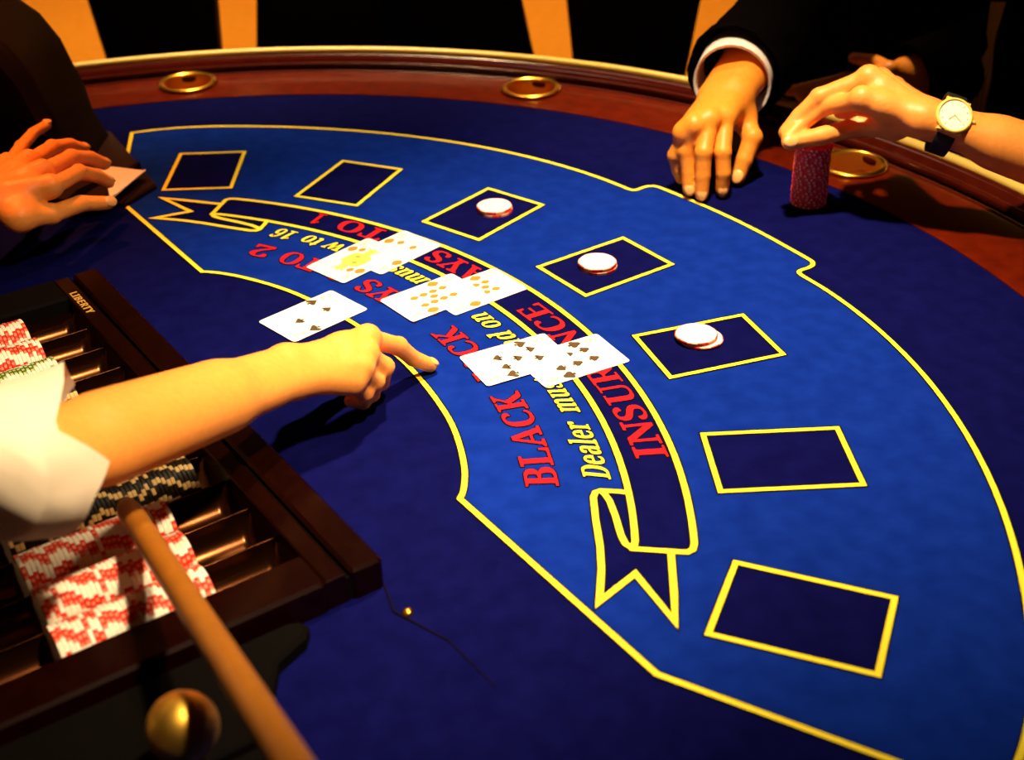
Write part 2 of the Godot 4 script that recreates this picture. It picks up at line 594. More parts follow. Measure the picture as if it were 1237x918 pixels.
func line_part(called: String, pts: PackedVector2Array, width: float, parent: Node, lift := 0.0, closed := false) -> void:
	var o := obj(called, strip(pts, width, TY + 0.0007 + lift, closed), M.yellow, parent)
	obj("dark_edge", strip(pts, width + 0.0024, TY + 0.0005 + lift, closed), M.ink, o)

func lettering(words: Array, r0: float, b: float, cap: float, slant: float, m: Material, called: String, parent: Node) -> void:
	var font := SystemFont.new()
	font.font_names = PackedStringArray(["Droid Serif"])
	font.font_weight = 700
	var get := func(s: String) -> PackedVector3Array:
		var tm := TextMesh.new()
		tm.font = font
		tm.text = s
		tm.font_size = 64
		tm.pixel_size = 0.01
		tm.depth = 0.0
		return tm.get_mesh_arrays()[Mesh.ARRAY_VERTEX]
	var caps: PackedVector3Array = get.call("I")
	var base := 9.0
	var top := -9.0
	for v in caps:
		base = minf(base, v.y)
		top = maxf(top, v.y)
	var s := cap / (top - base)
	var shape := func(dx: float, dy: float, y: float, st: SurfaceTool) -> void:
		for wd in words:
			var vs: PackedVector3Array = get.call(wd[0])
			var d0: float = wd[1]
			var d1: float = wd[2]
			var x0 := 9.0
			var x1 := -9.0
			for v in vs:
				x0 = minf(x0, v.x)
				x1 = maxf(x1, v.x)
			for k in range(0, vs.size(), 3):
				var q := []
				for j in 3:
					var v := vs[k + j]
					var up := (v.y - base) * s + dy
					var d := lerpf(d0, d1, (v.x - x0) / (x1 - x0))
					var r := r0 + b * (1.0 - cos(deg_to_rad(d)))
					d -= rad_to_deg((dx + slant * (up - cap * 0.5)) / r)
					var at := lp(r - up, d)
					q.append(Vector3(at.x, y, at.y))
				if (q[1] - q[0]).cross(q[2] - q[0]).length_squared() > 1e-16:
					tri(st, q[0], q[1], q[2], Vector3.UP)
	var st := begin()
	shape.call(0.0, 0.0, TY + 0.0009, st)
	var o := obj(called, st.commit(), m, parent)
	var st2 := begin()
	for k in 8:
		shape.call(cos(TAU * k / 8) * 0.0012, sin(TAU * k / 8) * 0.0012, TY + 0.0004 + 0.00003 * k, st2)
	obj("dark_edge", st2.commit(), M.ink, o)

func layout(t: Node3D) -> void:
	var half := [[0.574, 56.0], [0.785, 58.3], [0.7937, 56.1], [0.799, 53.9], [0.803, 51.2], [0.8045, 48.7], [0.808, 43.0], [0.8125, 36.0], [0.816, 29.0], [0.8178, 23.0], [0.8172, 17.0], [0.8145, 12.5], [0.8120, 10.4], [0.8113, 9.8], [0.8120, 9.3], [0.8161, 9.05], [0.8276, 8.95], [0.8345, 8.75], [0.8385, 8.35], [0.8390, 7.8], [0.8382, 6.0], [0.838, 3.0], [0.838, 0.0]]
	var inner := [[0.403, 36.9], [0.4052, 35.5], [0.4062, 32.0], [0.4048, 27.0], [0.4030, 22.0], [0.3995, 16.0], [0.3972, 10.0], [0.3962, 4.0]]
	half = [half[0]] + smooth(half.slice(1))
	inner = smooth(inner)
	var pts := polar(half)
	var rev := half.duplicate()
	rev.reverse()
	pts.append_array(polar(rev.slice(1), true))
	pts.append_array(polar(inner, true))
	var irev := inner.duplicate()
	irev.reverse()
	pts.append_array(polar(irev))
	obj("blue_field", flat(pts, TY + 0.0002), M.blue, t)
	line_part("border_line", pts, 0.0046, t, 0.0, true)
	# the insurance band and its folded ribbon ends
	var band := arc_line(0.567, 0.052, -42.3, 42.3, 60)
	band.append_array(polar([[0.5795, 43.0], [0.5757, 43.35]]))
	band.append_array(polar([[0.5368, 43.4]]))
	var lower := arc_line(0.5205, 0.065, 42.4, -42.4, 60)
	band.append_array(lower)
	band.append_array(polar([[0.5368, 43.4], [0.5757, 43.35], [0.5795, 43.0]], true))
	obj("ribbon_band", flat(band, TY + 0.0004), M.box_navy, t)
	line_part("ribbon_line", band, 0.0050, t, 0.0001, true)
	for flip in [false, true]:
		var tail := polar([[0.5343, 36.1], [0.5243, 35.9], [0.5112, 35.75], [0.5074, 36.0], [0.5056, 36.7], [0.5073, 39.7], [0.5127, 43.5], [0.5165, 46.3], [0.5208, 50.0], [0.5407, 46.3], [0.5745, 50.8], [0.5697, 47.9], [0.5640, 43.5]], flip)
		var fill := tail.duplicate()
		fill.append_array(polar([[0.5400, 43.4], [0.5385, 40.0]], flip))
		if Geometry2D.is_polygon_clockwise(fill):
			fill.reverse()
		obj("ribbon_tail", flat(fill, TY + 0.0003), M.box_navy, t)
		line_part("ribbon_line", tail, 0.0050, t, 0.0)
		line_part("ribbon_fold", polar([[0.5112, 35.8], [0.5145, 36.3], [0.5180, 37.3], [0.5221, 39.3], [0.5270, 41.85], [0.5310, 42.9], [0.5368, 43.4]], flip), 0.0050, t, 0.00015)
	for k in range(-3, 4):
		var d := 16.15 * k
		var c := lp(0.6578, d)
		var e2 := Vector2.from_angle(deg_to_rad(d + (8.2 * signf(k) if absi(k) == 3 else 0.0)))
		var e1 := Vector2(-e2.y, e2.x)
		var q := PackedVector2Array()
		for s in [[-1, -1], [1, -1], [1, 1], [-1, 1]]:
			q.append(c + e1 * 0.0393 * s[0] + e2 * 0.0555 * s[1])
		var o := obj("betting_box", flat(q, TY + 0.0004), M.box_navy, t)
		line_part("box_line", q, 0.0044, o, 0.0001, true)
	lettering([["BLACK", 34.97, 17.6], ["JACK", 14.5, 1.3], ["PAYS", -2.2, -15.1], ["3", -17.8, -20.3], ["TO", -22.8, -28.9], ["2", -30.9, -33.7]], 0.466, 0.075, 0.0262, 0.0, M.red_print, "red_lettering", t)
	lettering([["Dealer", 33.9, 24.7], ["must", 22.9, 16.0], ["stand", 14.0, 5.4], ["on", 4.2, 0.5], ["17", -0.9, -3.1], ["and", -4.1, -8.4], ["must", -9.6, -16.3], ["draw", -18.2, -26.0], ["to", -26.8, -29.4], ["16", -30.9, -33.6]], 0.5048, 0.092, 0.0212, 0.24, M.yellow, "yellow_lettering", t)
	lettering([["INSURANCE", 31.3, 2.35], ["PAYS", -2.6, -14.0], ["2", -16.7, -18.9], ["TO", -21.2, -27.6], ["1", -30.0, -31.3]], 0.557, 0.088, 0.0262, 0.0, M.red_print, "red_lettering", t)

# ------------------------------------------------------------------ the table
const RA := 0.157
const RT := 0.005
const RR := 0.8296

func rim_path() -> Array:                                   # [point, outward normal] along the players' edge
	var o := []
	for i in 5:
		o.append([Vector2(lerpf(-0.13, RA, i / 5.0), RT - RR), Vector2(0, -1)])
	for i in 97:
		var n := Vector2.from_angle(deg_to_rad(-90.0 + 180.0 * i / 96))
		o.append([Vector2(RA, RT) + n * RR, n])
	for i in 5:
		o.append([Vector2(lerpf(RA, -0.13, (i + 1) / 5.0), RT + RR), Vector2(0, 1)])
	return o

func rim_sweep(profile: Array) -> ArrayMesh:
	var rows := []
	for s in rim_path():
		var r := []
		for p in profile:
			var q: Vector2 = s[0] + s[1] * p.x
			r.append(Vector3(q.x, TY + p.y, q.y))
		rows.append(r)
	return grid_mesh(rows, true, false)

func bead(c: Vector2, r: float, n := 12) -> Array:
	var o := []
	for i in n:
		o.append(c + Vector2.from_angle(TAU * i / n) * r)
	return o

func table() -> void:
	var t := thing("blackjack_table", "crescent blackjack table with printed blue felt and a polished dark red wooden rail", "table", CEN, PHI)
	var edge := PackedVector2Array()
	for s in rim_path():
		edge.append(s[0])
	var felt := begin()
	for win in [rect(0.186, -2, 2, 2), rect(-2, -2, 0.186, -0.262), rect(-2, 0.290, 0.186, 2), rect(-2, -0.262, -0.070, 0.290)]:
		for got in Geometry2D.intersect_polygons(edge, win):
			prism_into(felt, got, TY - 0.02, TY)
	obj("felt_top", felt.commit(), M.navy, t)
	layout(t)
	# flat wooden apron, cut where the cups sit
	var cups := [-64.2, -32.7, -1.97]
	var cuts := [-90.0, -64.2, -32.7, -1.97, 28.0, 60.0, 90.0]
	var ctr := Vector2(RA, RT)
	for k in cuts.size() - 1:
		var pg := PackedVector2Array()
		for i in 25:
			pg.append(ctr + Vector2.from_angle(deg_to_rad(lerpf(cuts[k], cuts[k + 1], i / 24.0))) * RR)
		for i in 25:
			pg.append(ctr + Vector2.from_angle(deg_to_rad(lerpf(cuts[k + 1], cuts[k], i / 24.0))) * (RR + 0.098))
		for c in cups:
			var hole := PackedVector2Array()
			for i in 32:
				hole.append(ctr + Vector2.from_angle(deg_to_rad(c)) * (RR + 0.0635) + Vector2.from_angle(TAU * i / 32) * 0.034)
			for got in Geometry2D.clip_polygons(pg, hole):
				if got.size() > 20:
					pg = got
		obj("apron_board", prism(pg, TY - 0.02, TY + 0.0012, 0.0), M.wood, t)
	for s in [-1.0, 1.0]:
		var z0: float = RT + s * RR
		obj("apron_board", prism(rect(-0.13, minf(z0, z0 + s * 0.098), RA, maxf(z0, z0 + s * 0.098)), TY - 0.02, TY + 0.0012), M.wood, t)
	obj("apron_edge", rim_sweep([Vector2(0.094, -0.004), Vector2(0.094, 0.0012), Vector2(0.0955, 0.0026), Vector2(0.098, 0.0030), Vector2(0.1000, 0.0022), Vector2(0.1008, 0.0), Vector2(0.1008, -0.018)]), M.rail_wood, t)
	obj("groove", rim_sweep([Vector2(0.0990, -0.012), Vector2(0.1120, -0.012)]), M.gap, t)
	obj("rail_lip", rim_sweep([Vector2(0.1105, -0.014), Vector2(0.1098, 0.003), Vector2(0.1102, 0.0062), Vector2(0.1118, 0.0084), Vector2(0.1140, 0.0090), Vector2(0.1165, 0.0082), Vector2(0.118, 0.006)]), M.rail_wood, t)
	obj("rail", rim_sweep([Vector2(0.115, 0.004), Vector2(0.1165, 0.0075), Vector2(0.1200, 0.0125), Vector2(0.1250, 0.0165), Vector2(0.1320, 0.0190), Vector2(0.1400, 0.0185), Vector2(0.150, 0.016), Vector2(0.162, 0.009), Vector2(0.170, -0.004), Vector2(0.172, -0.020), Vector2(0.168, -0.060), Vector2(0.120, -0.075)]), M.rail_wood, t)
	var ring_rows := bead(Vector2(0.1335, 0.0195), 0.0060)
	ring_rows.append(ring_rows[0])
	obj("highlight_bead", rim_sweep(ring_rows), M.gilt, t)  # added pale gold bead stands in for the highlight along the rail crest
	obj("skirt", rim_sweep([Vector2(0.100, -0.012), Vector2(0.100, -0.15), Vector2(0.06, -0.18), Vector2(-0.2, -0.19)]), M.wood, t)
	obj("dealer_edge", prism(rounded(-0.17, RT - RR - 0.16, -0.13, RT + RR + 0.16, 0.015), TY - 0.12, TY + 0.004, 0.006), M.wood, t)
	obj("pedestal", prism(rounded(0.05, -0.25, 0.45, 0.25, 0.05), 0.05, TY - 0.02, 0.0), M.wood, t)
	obj("foot", prism(rounded(-0.05, -0.40, 0.60, 0.40, 0.08), 0.0, 0.06, 0.015), M.wood, t)
	# the felt seam beside the tray, held by a small brass stud
	obj("seam", tube([Vector3(0.2240, TY + 0.0003, 0.2950), Vector3(0.2150, TY + 0.0006, 0.3230), Vector3(0.2300, TY + 0.0004, 0.3700), Vector3(0.2310, TY + 0.0003, 0.4240)], [0.0007, 0.0009, 0.0007, 0.0004], 8), M.ink, t)
	var stud := obj("stud", lathe([Vector2(0.0001, 0.0034), Vector2(0.0022, 0.0030), Vector2(0.0038, 0.0016), Vector2(0.0044, 0.0)], 20), M.brass, t)
	stud.position = Vector3(0.2224, TY, 0.3293)

func cups() -> void:
	var first: Node3D
	var where := ["brass drink cup sunk in the rail beyond the empty far box, behind the shuffler", "brass drink cup sunk in the rail between two empty chairs at the far side", "brass drink cup sunk in the rail right behind the tall stack of red chips"]
	var al := [-64.2, -32.7, -1.97]
	for k in 3:
		var p := Vector2(RA, RT) + Vector2.from_angle(deg_to_rad(al[k])) * (RR + 0.0635)
		var o: Node3D
		if first == null:
			first = thing("drink_cup", "", "cup holder")
			o = first
			obj("flange", lathe([Vector2(0.0335, -0.002), Vector2(0.0415, 0.0014), Vector2(0.0412, 0.0034), Vector2(0.0385, 0.0052), Vector2(0.0350, 0.0050), Vector2(0.0325, 0.0025)], 56), M.brass, o)
			obj("bowl", lathe([Vector2(0.0335, 0.0045), Vector2(0.0322, 0.002), Vector2(0.0315, -0.012), Vector2(0.0305, -0.045), Vector2(0.0285, -0.054), Vector2(0.024, -0.058), Vector2(0.0001, -0.059)], 56), M.brass_satin, o)
		else:
			o = first.duplicate()
			o.name = numbered("drink_cup")
			add_child(o)
		o.position = w(p.x, p.y, 0.0012)
		tag(o, where[k], "cup holder", "brass cup holders set in the table rail")

# ------------------------------------------------------------------ chips
func chip_mesh(base: Color, spot: Color, dot: Color, inlay: Color, spots := 6, face := 0.0150) -> ArrayMesh:
	var st := begin()
	var seg := 48
	var R := 0.0197
	var hh := 0.00165
	var prof := [Vector2(0.0, hh), Vector2(face, hh), Vector2(R - 0.0006, hh), Vector2(R, hh - 0.0005), Vector2(R, -hh + 0.0005), Vector2(R - 0.0006, -hh), Vector2(face, -hh), Vector2(0.0, -hh)]
	for i in seg:
		var a0 := TAU * i / seg
		var a1 := TAU * (i + 1) / seg
		var is_spot := (i % (seg / spots)) < (4 if spots == 6 else 2)
		for k in prof.size() - 1:
			var p: Vector2 = prof[k]
			var q: Vector2 = prof[k + 1]
			var c := spot if is_spot else base
			if k == 0 or k == 6:
				c = inlay
			elif k == 3 and i % 2 == 1:
				c = dot if not is_spot else spot
			var v := [Vector3(p.x * cos(a0), p.y, p.x * sin(a0)), Vector3(p.x * cos(a1), p.y, p.x * sin(a1)), Vector3(q.x * cos(a1), q.y, q.x * sin(a1)), Vector3(q.x * cos(a0), q.y, q.x * sin(a0))]
			var n := Vector3((q.y - p.y) * -cos((a0 + a1) / 2), q.x - p.x, (q.y - p.y) * -sin((a0 + a1) / 2)).normalized()
			if k == 0: n = Vector3.UP
			if k == 6: n = Vector3.DOWN
			st.set_color(c)
			if p.x > 0.0: tri(st, v[0], v[1], v[2], n)
			if q.x > 0.0: tri(st, v[0], v[2], v[3], n)
	return st.commit()

func nth(k: int) -> String:
	return "%d%s" % [k, "th" if k / 10 == 1 else ["th", "st", "nd", "rd", "th", "th", "th", "th", "th", "th"][k % 10]]

var chips := {}
func chip_kinds() -> void:
	var white := Color(0.88, 0.80, 0.64)
	chips.red = chip_mesh(Color(0.62, 0.030, 0.012), white, Color(0.80, 0.22, 0.12), white)
	chips.bet = chip_mesh(Color(0.66, 0.030, 0.012), Color(0.80, 0.36, 0.20), Color(0.70, 0.08, 0.04), Color(0.90, 0.86, 0.78), 6, 0.0186)
	chips.green = chip_mesh(Color(0.07, 0.17, 0.02), white, Color(0.55, 0.55, 0.20), white)
	chips.black = chip_mesh(Color(0.008, 0.005, 0.003), Color(0.62, 0.42, 0.16), Color(0.014, 0.008, 0.004), white, 8)
	chips.crimson = chip_mesh(Color(0.82, 0.028, 0.036), Color(0.88, 0.075, 0.085), Color(0.98, 0.56, 0.52), Color(0.80, 0.030, 0.036), 8)

func chip(kind: String, at: Transform3D, called: String, label: String, group: String) -> void:
	var o := obj(called, chips[kind], M.chip)
	o.transform = at
	tag(o, label, "chip", group)

func flat_chip(kind: String, p: Vector3, called: String, label: String, group := "") -> void:
	chip(kind, Transform3D(Basis(Vector3.UP, rng.randf() * TAU), p), called, label, group)

func box_chips() -> void:
	var e := 0.0033
	var sets := [
		["in the third box from the shuffler", Vector3(-0.0145, 0.9000, -1.3475)],
		["in the middle betting box, behind the two court and ten cards", Vector3(0.0900, 0.9000, -1.2026)],
		["in the box nearest the five and six of black suits", Vector3(0.1703, 0.9000, -1.0501)]]
	for k in 3:
		var p: Vector3 = sets[k][1]
		var s: String = sets[k][0]
		var slip := Vector3(0.0006, 0, 0.0004) if k < 2 else Vector3(0.0052, 0, 0.0022)
		flat_chip("bet", p + Vector3(0, e * 0.5, 0) + slip, "betting_chip", "lower white faced chip " + s)
		flat_chip("bet", p + Vector3(0, e * 1.5 + 0.00005, 0), "betting_chip", "upper white faced chip " + s)

func red_stack() -> void:
	var p: Vector3 = Vector3(0.3347, 0.9000, -1.3472)
	for k in 21:
		var slip := Vector3(rng.randf_range(-0.0004, 0.0004), 0, rng.randf_range(-0.0004, 0.0004))
		if k == 20: slip = Vector3(0.0010, 0, 0.0006)
		if k == 19: slip = Vector3(-0.0014, 0, 0.0010)
		flat_chip("crimson", p + slip + Vector3(0, 0.0033 * (k + 0.5) + 0.00002 * k, 0), "stacked_chip", "dark red chip, %s from the bottom of the tall stack under the pinching fingers" % nth(k + 1), "tall stack of dark red chips")

const ROWS := [-0.1960, -0.1528, -0.1096, -0.0664, -0.0232, 0.0200, 0.0632, 0.1064, 0.1496, 0.1928, 0.2360]
func chip_tray() -> void:
	var t := thing("chip_tray", "dark polished chip tray with rounded grooves set into the dealer's side of the felt", "chip tray", CEN + Vector3(0, TY, 0), PHI)
	var top := 0.026
	obj("front_border", prism(rounded(0.199, -0.268, 0.2245, 0.296, 0.004, 3), -0.001, top, 0.0025), M.tray, t)
	obj("inner_border", prism(rect(0.180, -0.2665, 0.1955, 0.2945), -0.012, top - 0.001, 0.0012), M.tray, t)
	obj("dark_channel", prism(rect(0.195, -0.266, 0.1995, 0.294), -0.001, top - 0.006), M.tray_black, t)
	obj("side_border", prism(rounded(-0.078, -0.268, 0.1805, -0.2215, 0.004, 3), -0.001, top, 0.0025), M.tray_black, t)
	obj("side_border", prism(rounded(-0.078, 0.2580, 0.1805, 0.296, 0.004, 3), -0.001, top, 0.0025), M.tray, t)
	obj("back_border", prism(rect(-0.080, -0.266, -0.060, 0.294), -0.001, top, 0.002), M.tray, t)
	for c in ROWS:
		var rows := []
		for q in [[-0.06, 1.0], [0.168, 1.0], [0.175, 0.86], [0.179, 0.55], [0.1808, 0.15]]:
			var r := []
			for j in 15:
				var a := PI * (j / 14.0)
				r.append(Vector3(q[0], 0.0120 - sin(a) * 0.0226 * q[1], c - cos(a) * 0.0216))
			rows.append(r)
		obj("groove", grid_mesh(rows, false, false), M.tube, t)
	for k in ROWS.size() - 1:
		obj("ridge", tube([Vector3(-0.06, 0.0120, ROWS[k] + 0.0216), Vector3(0.18, 0.0125, ROWS[k] + 0.0216)], [0.0008, 0.0008], 8), M.tube, t)
	var tm := TextMesh.new()
	var font := SystemFont.new()
	font.font_names = PackedStringArray(["Droid Sans"])
	font.font_weight = 700
	tm.font = font
	tm.text = "LIBERTY"
	tm.font_size = 64
	tm.pixel_size = 0.00016
	tm.depth = 0.0004
	var lo := obj("lettering", tm, M.gold_ink, t)
	lo.transform = Transform3D(Basis(Vector3(0, 0, 1), Vector3(1, 0, 0), Vector3(0, 1, 0)) , Vector3(0.1868, top - 0.0007, -0.205))
	lo.scale = Vector3(1.30, 1.0, 1.0)
	var lock := obj("lock_ring", lathe([Vector2(0.0052, 0.0), Vector2(0.0056, 0.002), Vector2(0.0070, 0.0024), Vector2(0.0082, 0.0016), Vector2(0.0086, 0.0)], 28), M.brass, t)
	lock.position = Vector3(0.1985, top, -0.0085)
	var key := obj("lock_barrel", lathe([Vector2(0.0001, 0.0012), Vector2(0.0048, 0.0012), Vector2(0.0052, 0.0)], 24), M.tray_black, t)
	key.position = Vector3(0.1985, top, -0.0085)

func tray_chips() -> void:
	# [row, kind, first a, last a, label, group]
	var rows := [
		[0, "red", 0.085, 0.127, "red chip in the tray row by the gold lettering", "red chips in the row by the lettering"],
		[1, "red", 0.080, 0.127, "red chip in the tray row touching the green row", "red chips in the row beside the green chips"],
		[2, "green", 0.070, 0.128, "green chip in the row by the white sleeve", "green chips in the tray"],
		[3, "black", 0.075, 0.127, "black chip in the row touching the green row", "black chips beside the green row"],
		[4, "black", 0.075, 0.127, "black chip peeping between sleeve and forearm", "black chips between sleeve and forearm"],
		[7, "black", 0.018, 0.160, "black chip in the long row under the forearm", "black chips in the row under the forearm"],
		[8, "red", 0.016, 0.124, "red chip in the row touching the long black row", "red chips in the row beside the black chips"],
		[9, "red", 0.014, 0.120, "red chip in the middle of three near tray rows", "red chips in the second row from the near end"],
		[10, "red", 0.012, 0.116, "red chip in the outermost near tray row", "red chips in the nearest tray row"]]
	var turn := Basis(Vector3.UP, PHI)
	for r in rows:
		var a: float = r[3]
		var spin := rng.randf() * TAU
		var n := 1
		while a > r[2]:
			spin += rng.randf_range(-0.22, 0.30) if rng.randf() < 0.75 else rng.randf() * TAU
			var b := turn * Basis(Vector3(0, 0, 1), PI / 2) * Basis(Vector3.UP, spin)
			chip(r[1], Transform3D(b, w(a, ROWS[r[0]] + rng.randf_range(-0.0003, 0.0003), 0.0095 + rng.randf_range(-0.0002, 0.0002))), r[1] + "_chip", "%s, %s from the groove end" % [r[4], nth(n)], r[5])
			n += 1
			a -= 0.00335

# ------------------------------------------------------------------ cards
func pip_shape(suit: String) -> PackedVector2Array:          # about 1 high, y away from the card's foot
	var o := PackedVector2Array()
	if suit == "diamond":
		for i in 24:
			var a := TAU * i / 24
			o.append(Vector2(0.40 * signf(cos(a)) * pow(absf(cos(a)), 1.35), 0.5 * signf(sin(a)) * pow(absf(sin(a)), 1.35)))
	elif suit == "spade":
		for p in [[0, 0.52], [0.07, 0.36], [0.24, 0.16], [0.42, -0.02], [0.49, -0.16], [0.45, -0.29], [0.32, -0.34], [0.17, -0.28], [0.045, -0.14], [0.06, -0.32], [0.15, -0.48], [-0.15, -0.48], [-0.06, -0.32], [-0.045, -0.14], [-0.17, -0.28], [-0.32, -0.34], [-0.45, -0.29], [-0.49, -0.16], [-0.42, -0.02], [-0.24, 0.16], [-0.07, 0.36]]:
			o.append(Vector2(p[0], p[1]))
	else:
		for c in [[0.24, -0.10, -125.0, 85.0], [0.0, 0.27, -50.0, 230.0], [-0.24, -0.10, 95.0, 305.0]]:
			for i in 10:
				o.append(Vector2(c[0], c[1]) + Vector2.from_angle(deg_to_rad(lerpf(c[2], c[3], i / 9.0))) * 0.215)
		o.append(Vector2(-0.05, -0.20))
		o.append(Vector2(-0.17, -0.48))
		o.append(Vector2(0.17, -0.48))
		o.append(Vector2(0.05, -0.20))
	return o

# corner = the corner that carries the first index, u = along the short edge, v = along the long edge towards the foot
func card(called: String, label: String, c: Vector3, u: Vector3, v: Vector3, h: float, suit: String, rank: String, pips: Array) -> void:
	u.y = 0
	v.y = 0
	var ex := u.normalized()
	var ez := (v - ex * v.dot(ex)).normalized()
	var W := 0.0580
	var H := 0.0882
	var o := thing(called, label, "card")
	o.transform = Transform3D(Basis(ex, Vector3.UP, ez) if ex.cross(Vector3.UP).dot(ez) > 0 else Basis(ex, Vector3.UP, -ez), Vector3(c.x, TY + h, c.z) + ex * W / 2 + ez * H / 2)
	obj("card_stock", prism(rounded(-W / 2, -H / 2, W / 2, H / 2, 0.0035), 0.0, 0.00035), M.card, o)
	var red := suit == "diamond"
	var put := func(uu: float, vv: float, size: float, down: bool, name: String, m: Material) -> void:
		var pts := PackedVector2Array()
		for p in pip_shape(suit):
			var q: Vector2 = p * size * (-1.0 if down else 1.0)
			pts.append(Vector2((uu - 0.5) * W + q.x, (vv - 0.5) * H - q.y))
		obj(name, flat(pts, 0.0005), m, o)
	var m: Material = M.red_pip if red else M.dark_pip
	for p in pips:
		put.call(p[0], p[1], 0.0106 if not red else 0.0096, p[1] > 0.5, "pip", m)
	put.call(0.12, 0.325, 0.0130, false, "index_pip", m)
	put.call(0.88, 0.675, 0.0130, true, "index_pip", m)
	var font := SystemFont.new()
	font.font_names = PackedStringArray(["Droid Serif"])
	for k in 2:
		var tm := TextMesh.new()
		tm.font = font
		tm.text = rank
		tm.font_size = 64
		tm.pixel_size = 0.00024
		tm.depth = 0.0001
		var x := obj("index", tm, M.faint_red if red else M.faint_index, o)
		var s := 1.0 if k == 0 else -1.0
		x.transform = Transform3D(Basis(Vector3(s, 0, 0), Vector3(0, 0, -s), Vector3(0, 1, 0)), Vector3(-s * 0.36 * W, 0.00042, -s * 0.36 * H))
		x.scale = Vector3(0.8 if rank.length() < 2 else 0.55, 1.0, 1.0)
	if rank == "K":
		# a plain crowned half-figure, repeated head to foot
		for s in [1.0, -1.0]:
			var robe := PackedVector2Array([Vector2(-0.014, 0.0), Vector2(-0.0125, 0.010), Vector2(-0.006, 0.0145), Vector2(0.006, 0.0145), Vector2(0.0125, 0.010), Vector2(0.014, 0.0)])
			var crown := PackedVector2Array([Vector2(-0.0062, 0.0225), Vector2(0.0062, 0.0225), Vector2(0.0078, 0.0285), Vector2(0.0035, 0.0255), Vector2(0.0, 0.0295), Vector2(-0.0035, 0.0255), Vector2(-0.0078, 0.0285)])
			var head := PackedVector2Array()
			var chain := PackedVector2Array()
			for i in 18:
				head.append(Vector2(0, 0.0180) + Vector2(cos(TAU * i / 18) * 0.0050, sin(TAU * i / 18) * 0.0056))
				chain.append(Vector2(0.0035, 0.0058) + Vector2(cos(TAU * i / 18) * 0.0030, sin(TAU * i / 18) * 0.0030))
			var n := 0
			for sh in [[robe, M.court, "court_robe"], [crown, M.court, "court_crown"], [head, M.court, "court_head"], [chain, M.court_red, "court_trim"]]:
				var pts := PackedVector2Array()
				for p in sh[0]:
					pts.append(p * s)
				obj(sh[2], flat(pts, 0.0005 + 0.00006 * n), sh[1], o)
				n += 1

func cards() -> void:
	var L := 0.34
	var Rr := 0.66
	var T := [0.285, 0.425, 0.555, 0.69]
	var ten := [[L, 0.16], [L, 0.385], [L, 0.615], [L, 0.84]]
	card("playing_card", "two of spades lying alone on the layout edge, partly under the dealer's pointing hand", Vector3(-0.1775, 0.9000, -1.1651), Vector3(0.0424, 0.0000, 0.0443), Vector3(-0.0610, 0.0000, 0.0658), 0.0012, "spade", "2", [[0.5, 0.31], [0.5, 0.69]])
	card("playing_card", "six of diamonds lying under the yellow king, nearer the far boxes", Vector3(-0.1125, 0.9000, -1.3001), Vector3(0.0489, 0.0000, 0.0454), Vector3(-0.0556, 0.0000, 0.0678), 0.0011, "diamond", "6", [[L, 0.27], [Rr, 0.27], [L, 0.475], [Rr, 0.475], [L, 0.68], [Rr, 0.68]])
	card("playing_card", "king with a yellow crowned figure, overlapping the six of diamonds", Vector3(-0.1500, 0.9000, -1.2824), Vector3(0.0454, 0.0000, 0.0412), Vector3(-0.0582, 0.0000, 0.0712), 0.0016, "diamond", "K", [[0.29, 0.275], [0.71, 0.725]])
	card("playing_card", "ten of diamonds lying under the nine of diamonds in the middle hand", Vector3(-0.0151, 0.9000, -1.2043), Vector3(0.0360, 0.0000, 0.0500), Vector3(-0.0665, 0.0000, 0.0591), 0.0011, "diamond", "10", [[L, 0.29], [Rr, 0.29], [0.5, 0.36], [L, 0.42], [Rr, 0.42], [L, 0.56], [Rr, 0.56], [0.5, 0.62], [L, 0.69], [Rr, 0.69]])
	card("playing_card", "nine of diamonds overlapping the ten of diamonds in the middle hand", Vector3(-0.0581, 0.9000, -1.1939), Vector3(0.0380, 0.0000, 0.0494), Vector3(-0.0668, 0.0000, 0.0593), 0.0016, "diamond", "9", [[L, 0.293], [Rr, 0.293], [L, 0.425], [Rr, 0.425], [0.5, 0.485], [L, 0.552], [Rr, 0.552], [L, 0.678], [Rr, 0.678]])
	card("playing_card", "six of clubs lying under the five of spades in the nearest hand", Vector3(0.0799, 0.9000, -1.0637), Vector3(0.0275, 0.0000, 0.0523), Vector3(-0.0794, 0.0000, 0.0465), 0.0011, "club", "6", [[L, 0.29], [0.64, 0.29], [L, 0.485], [0.64, 0.485], [L, 0.68], [0.64, 0.68]])
	card("playing_card", "five of spades overlapping the six of clubs in the nearest hand", Vector3(0.0311, 0.9000, -1.0664), Vector3(0.0269, 0.0000, 0.0538), Vector3(-0.0742, 0.0000, 0.0479), 0.0016, "spade", "5", [[L, 0.28], [0.64, 0.28], [0.49, 0.475], [L, 0.67], [0.64, 0.67]])

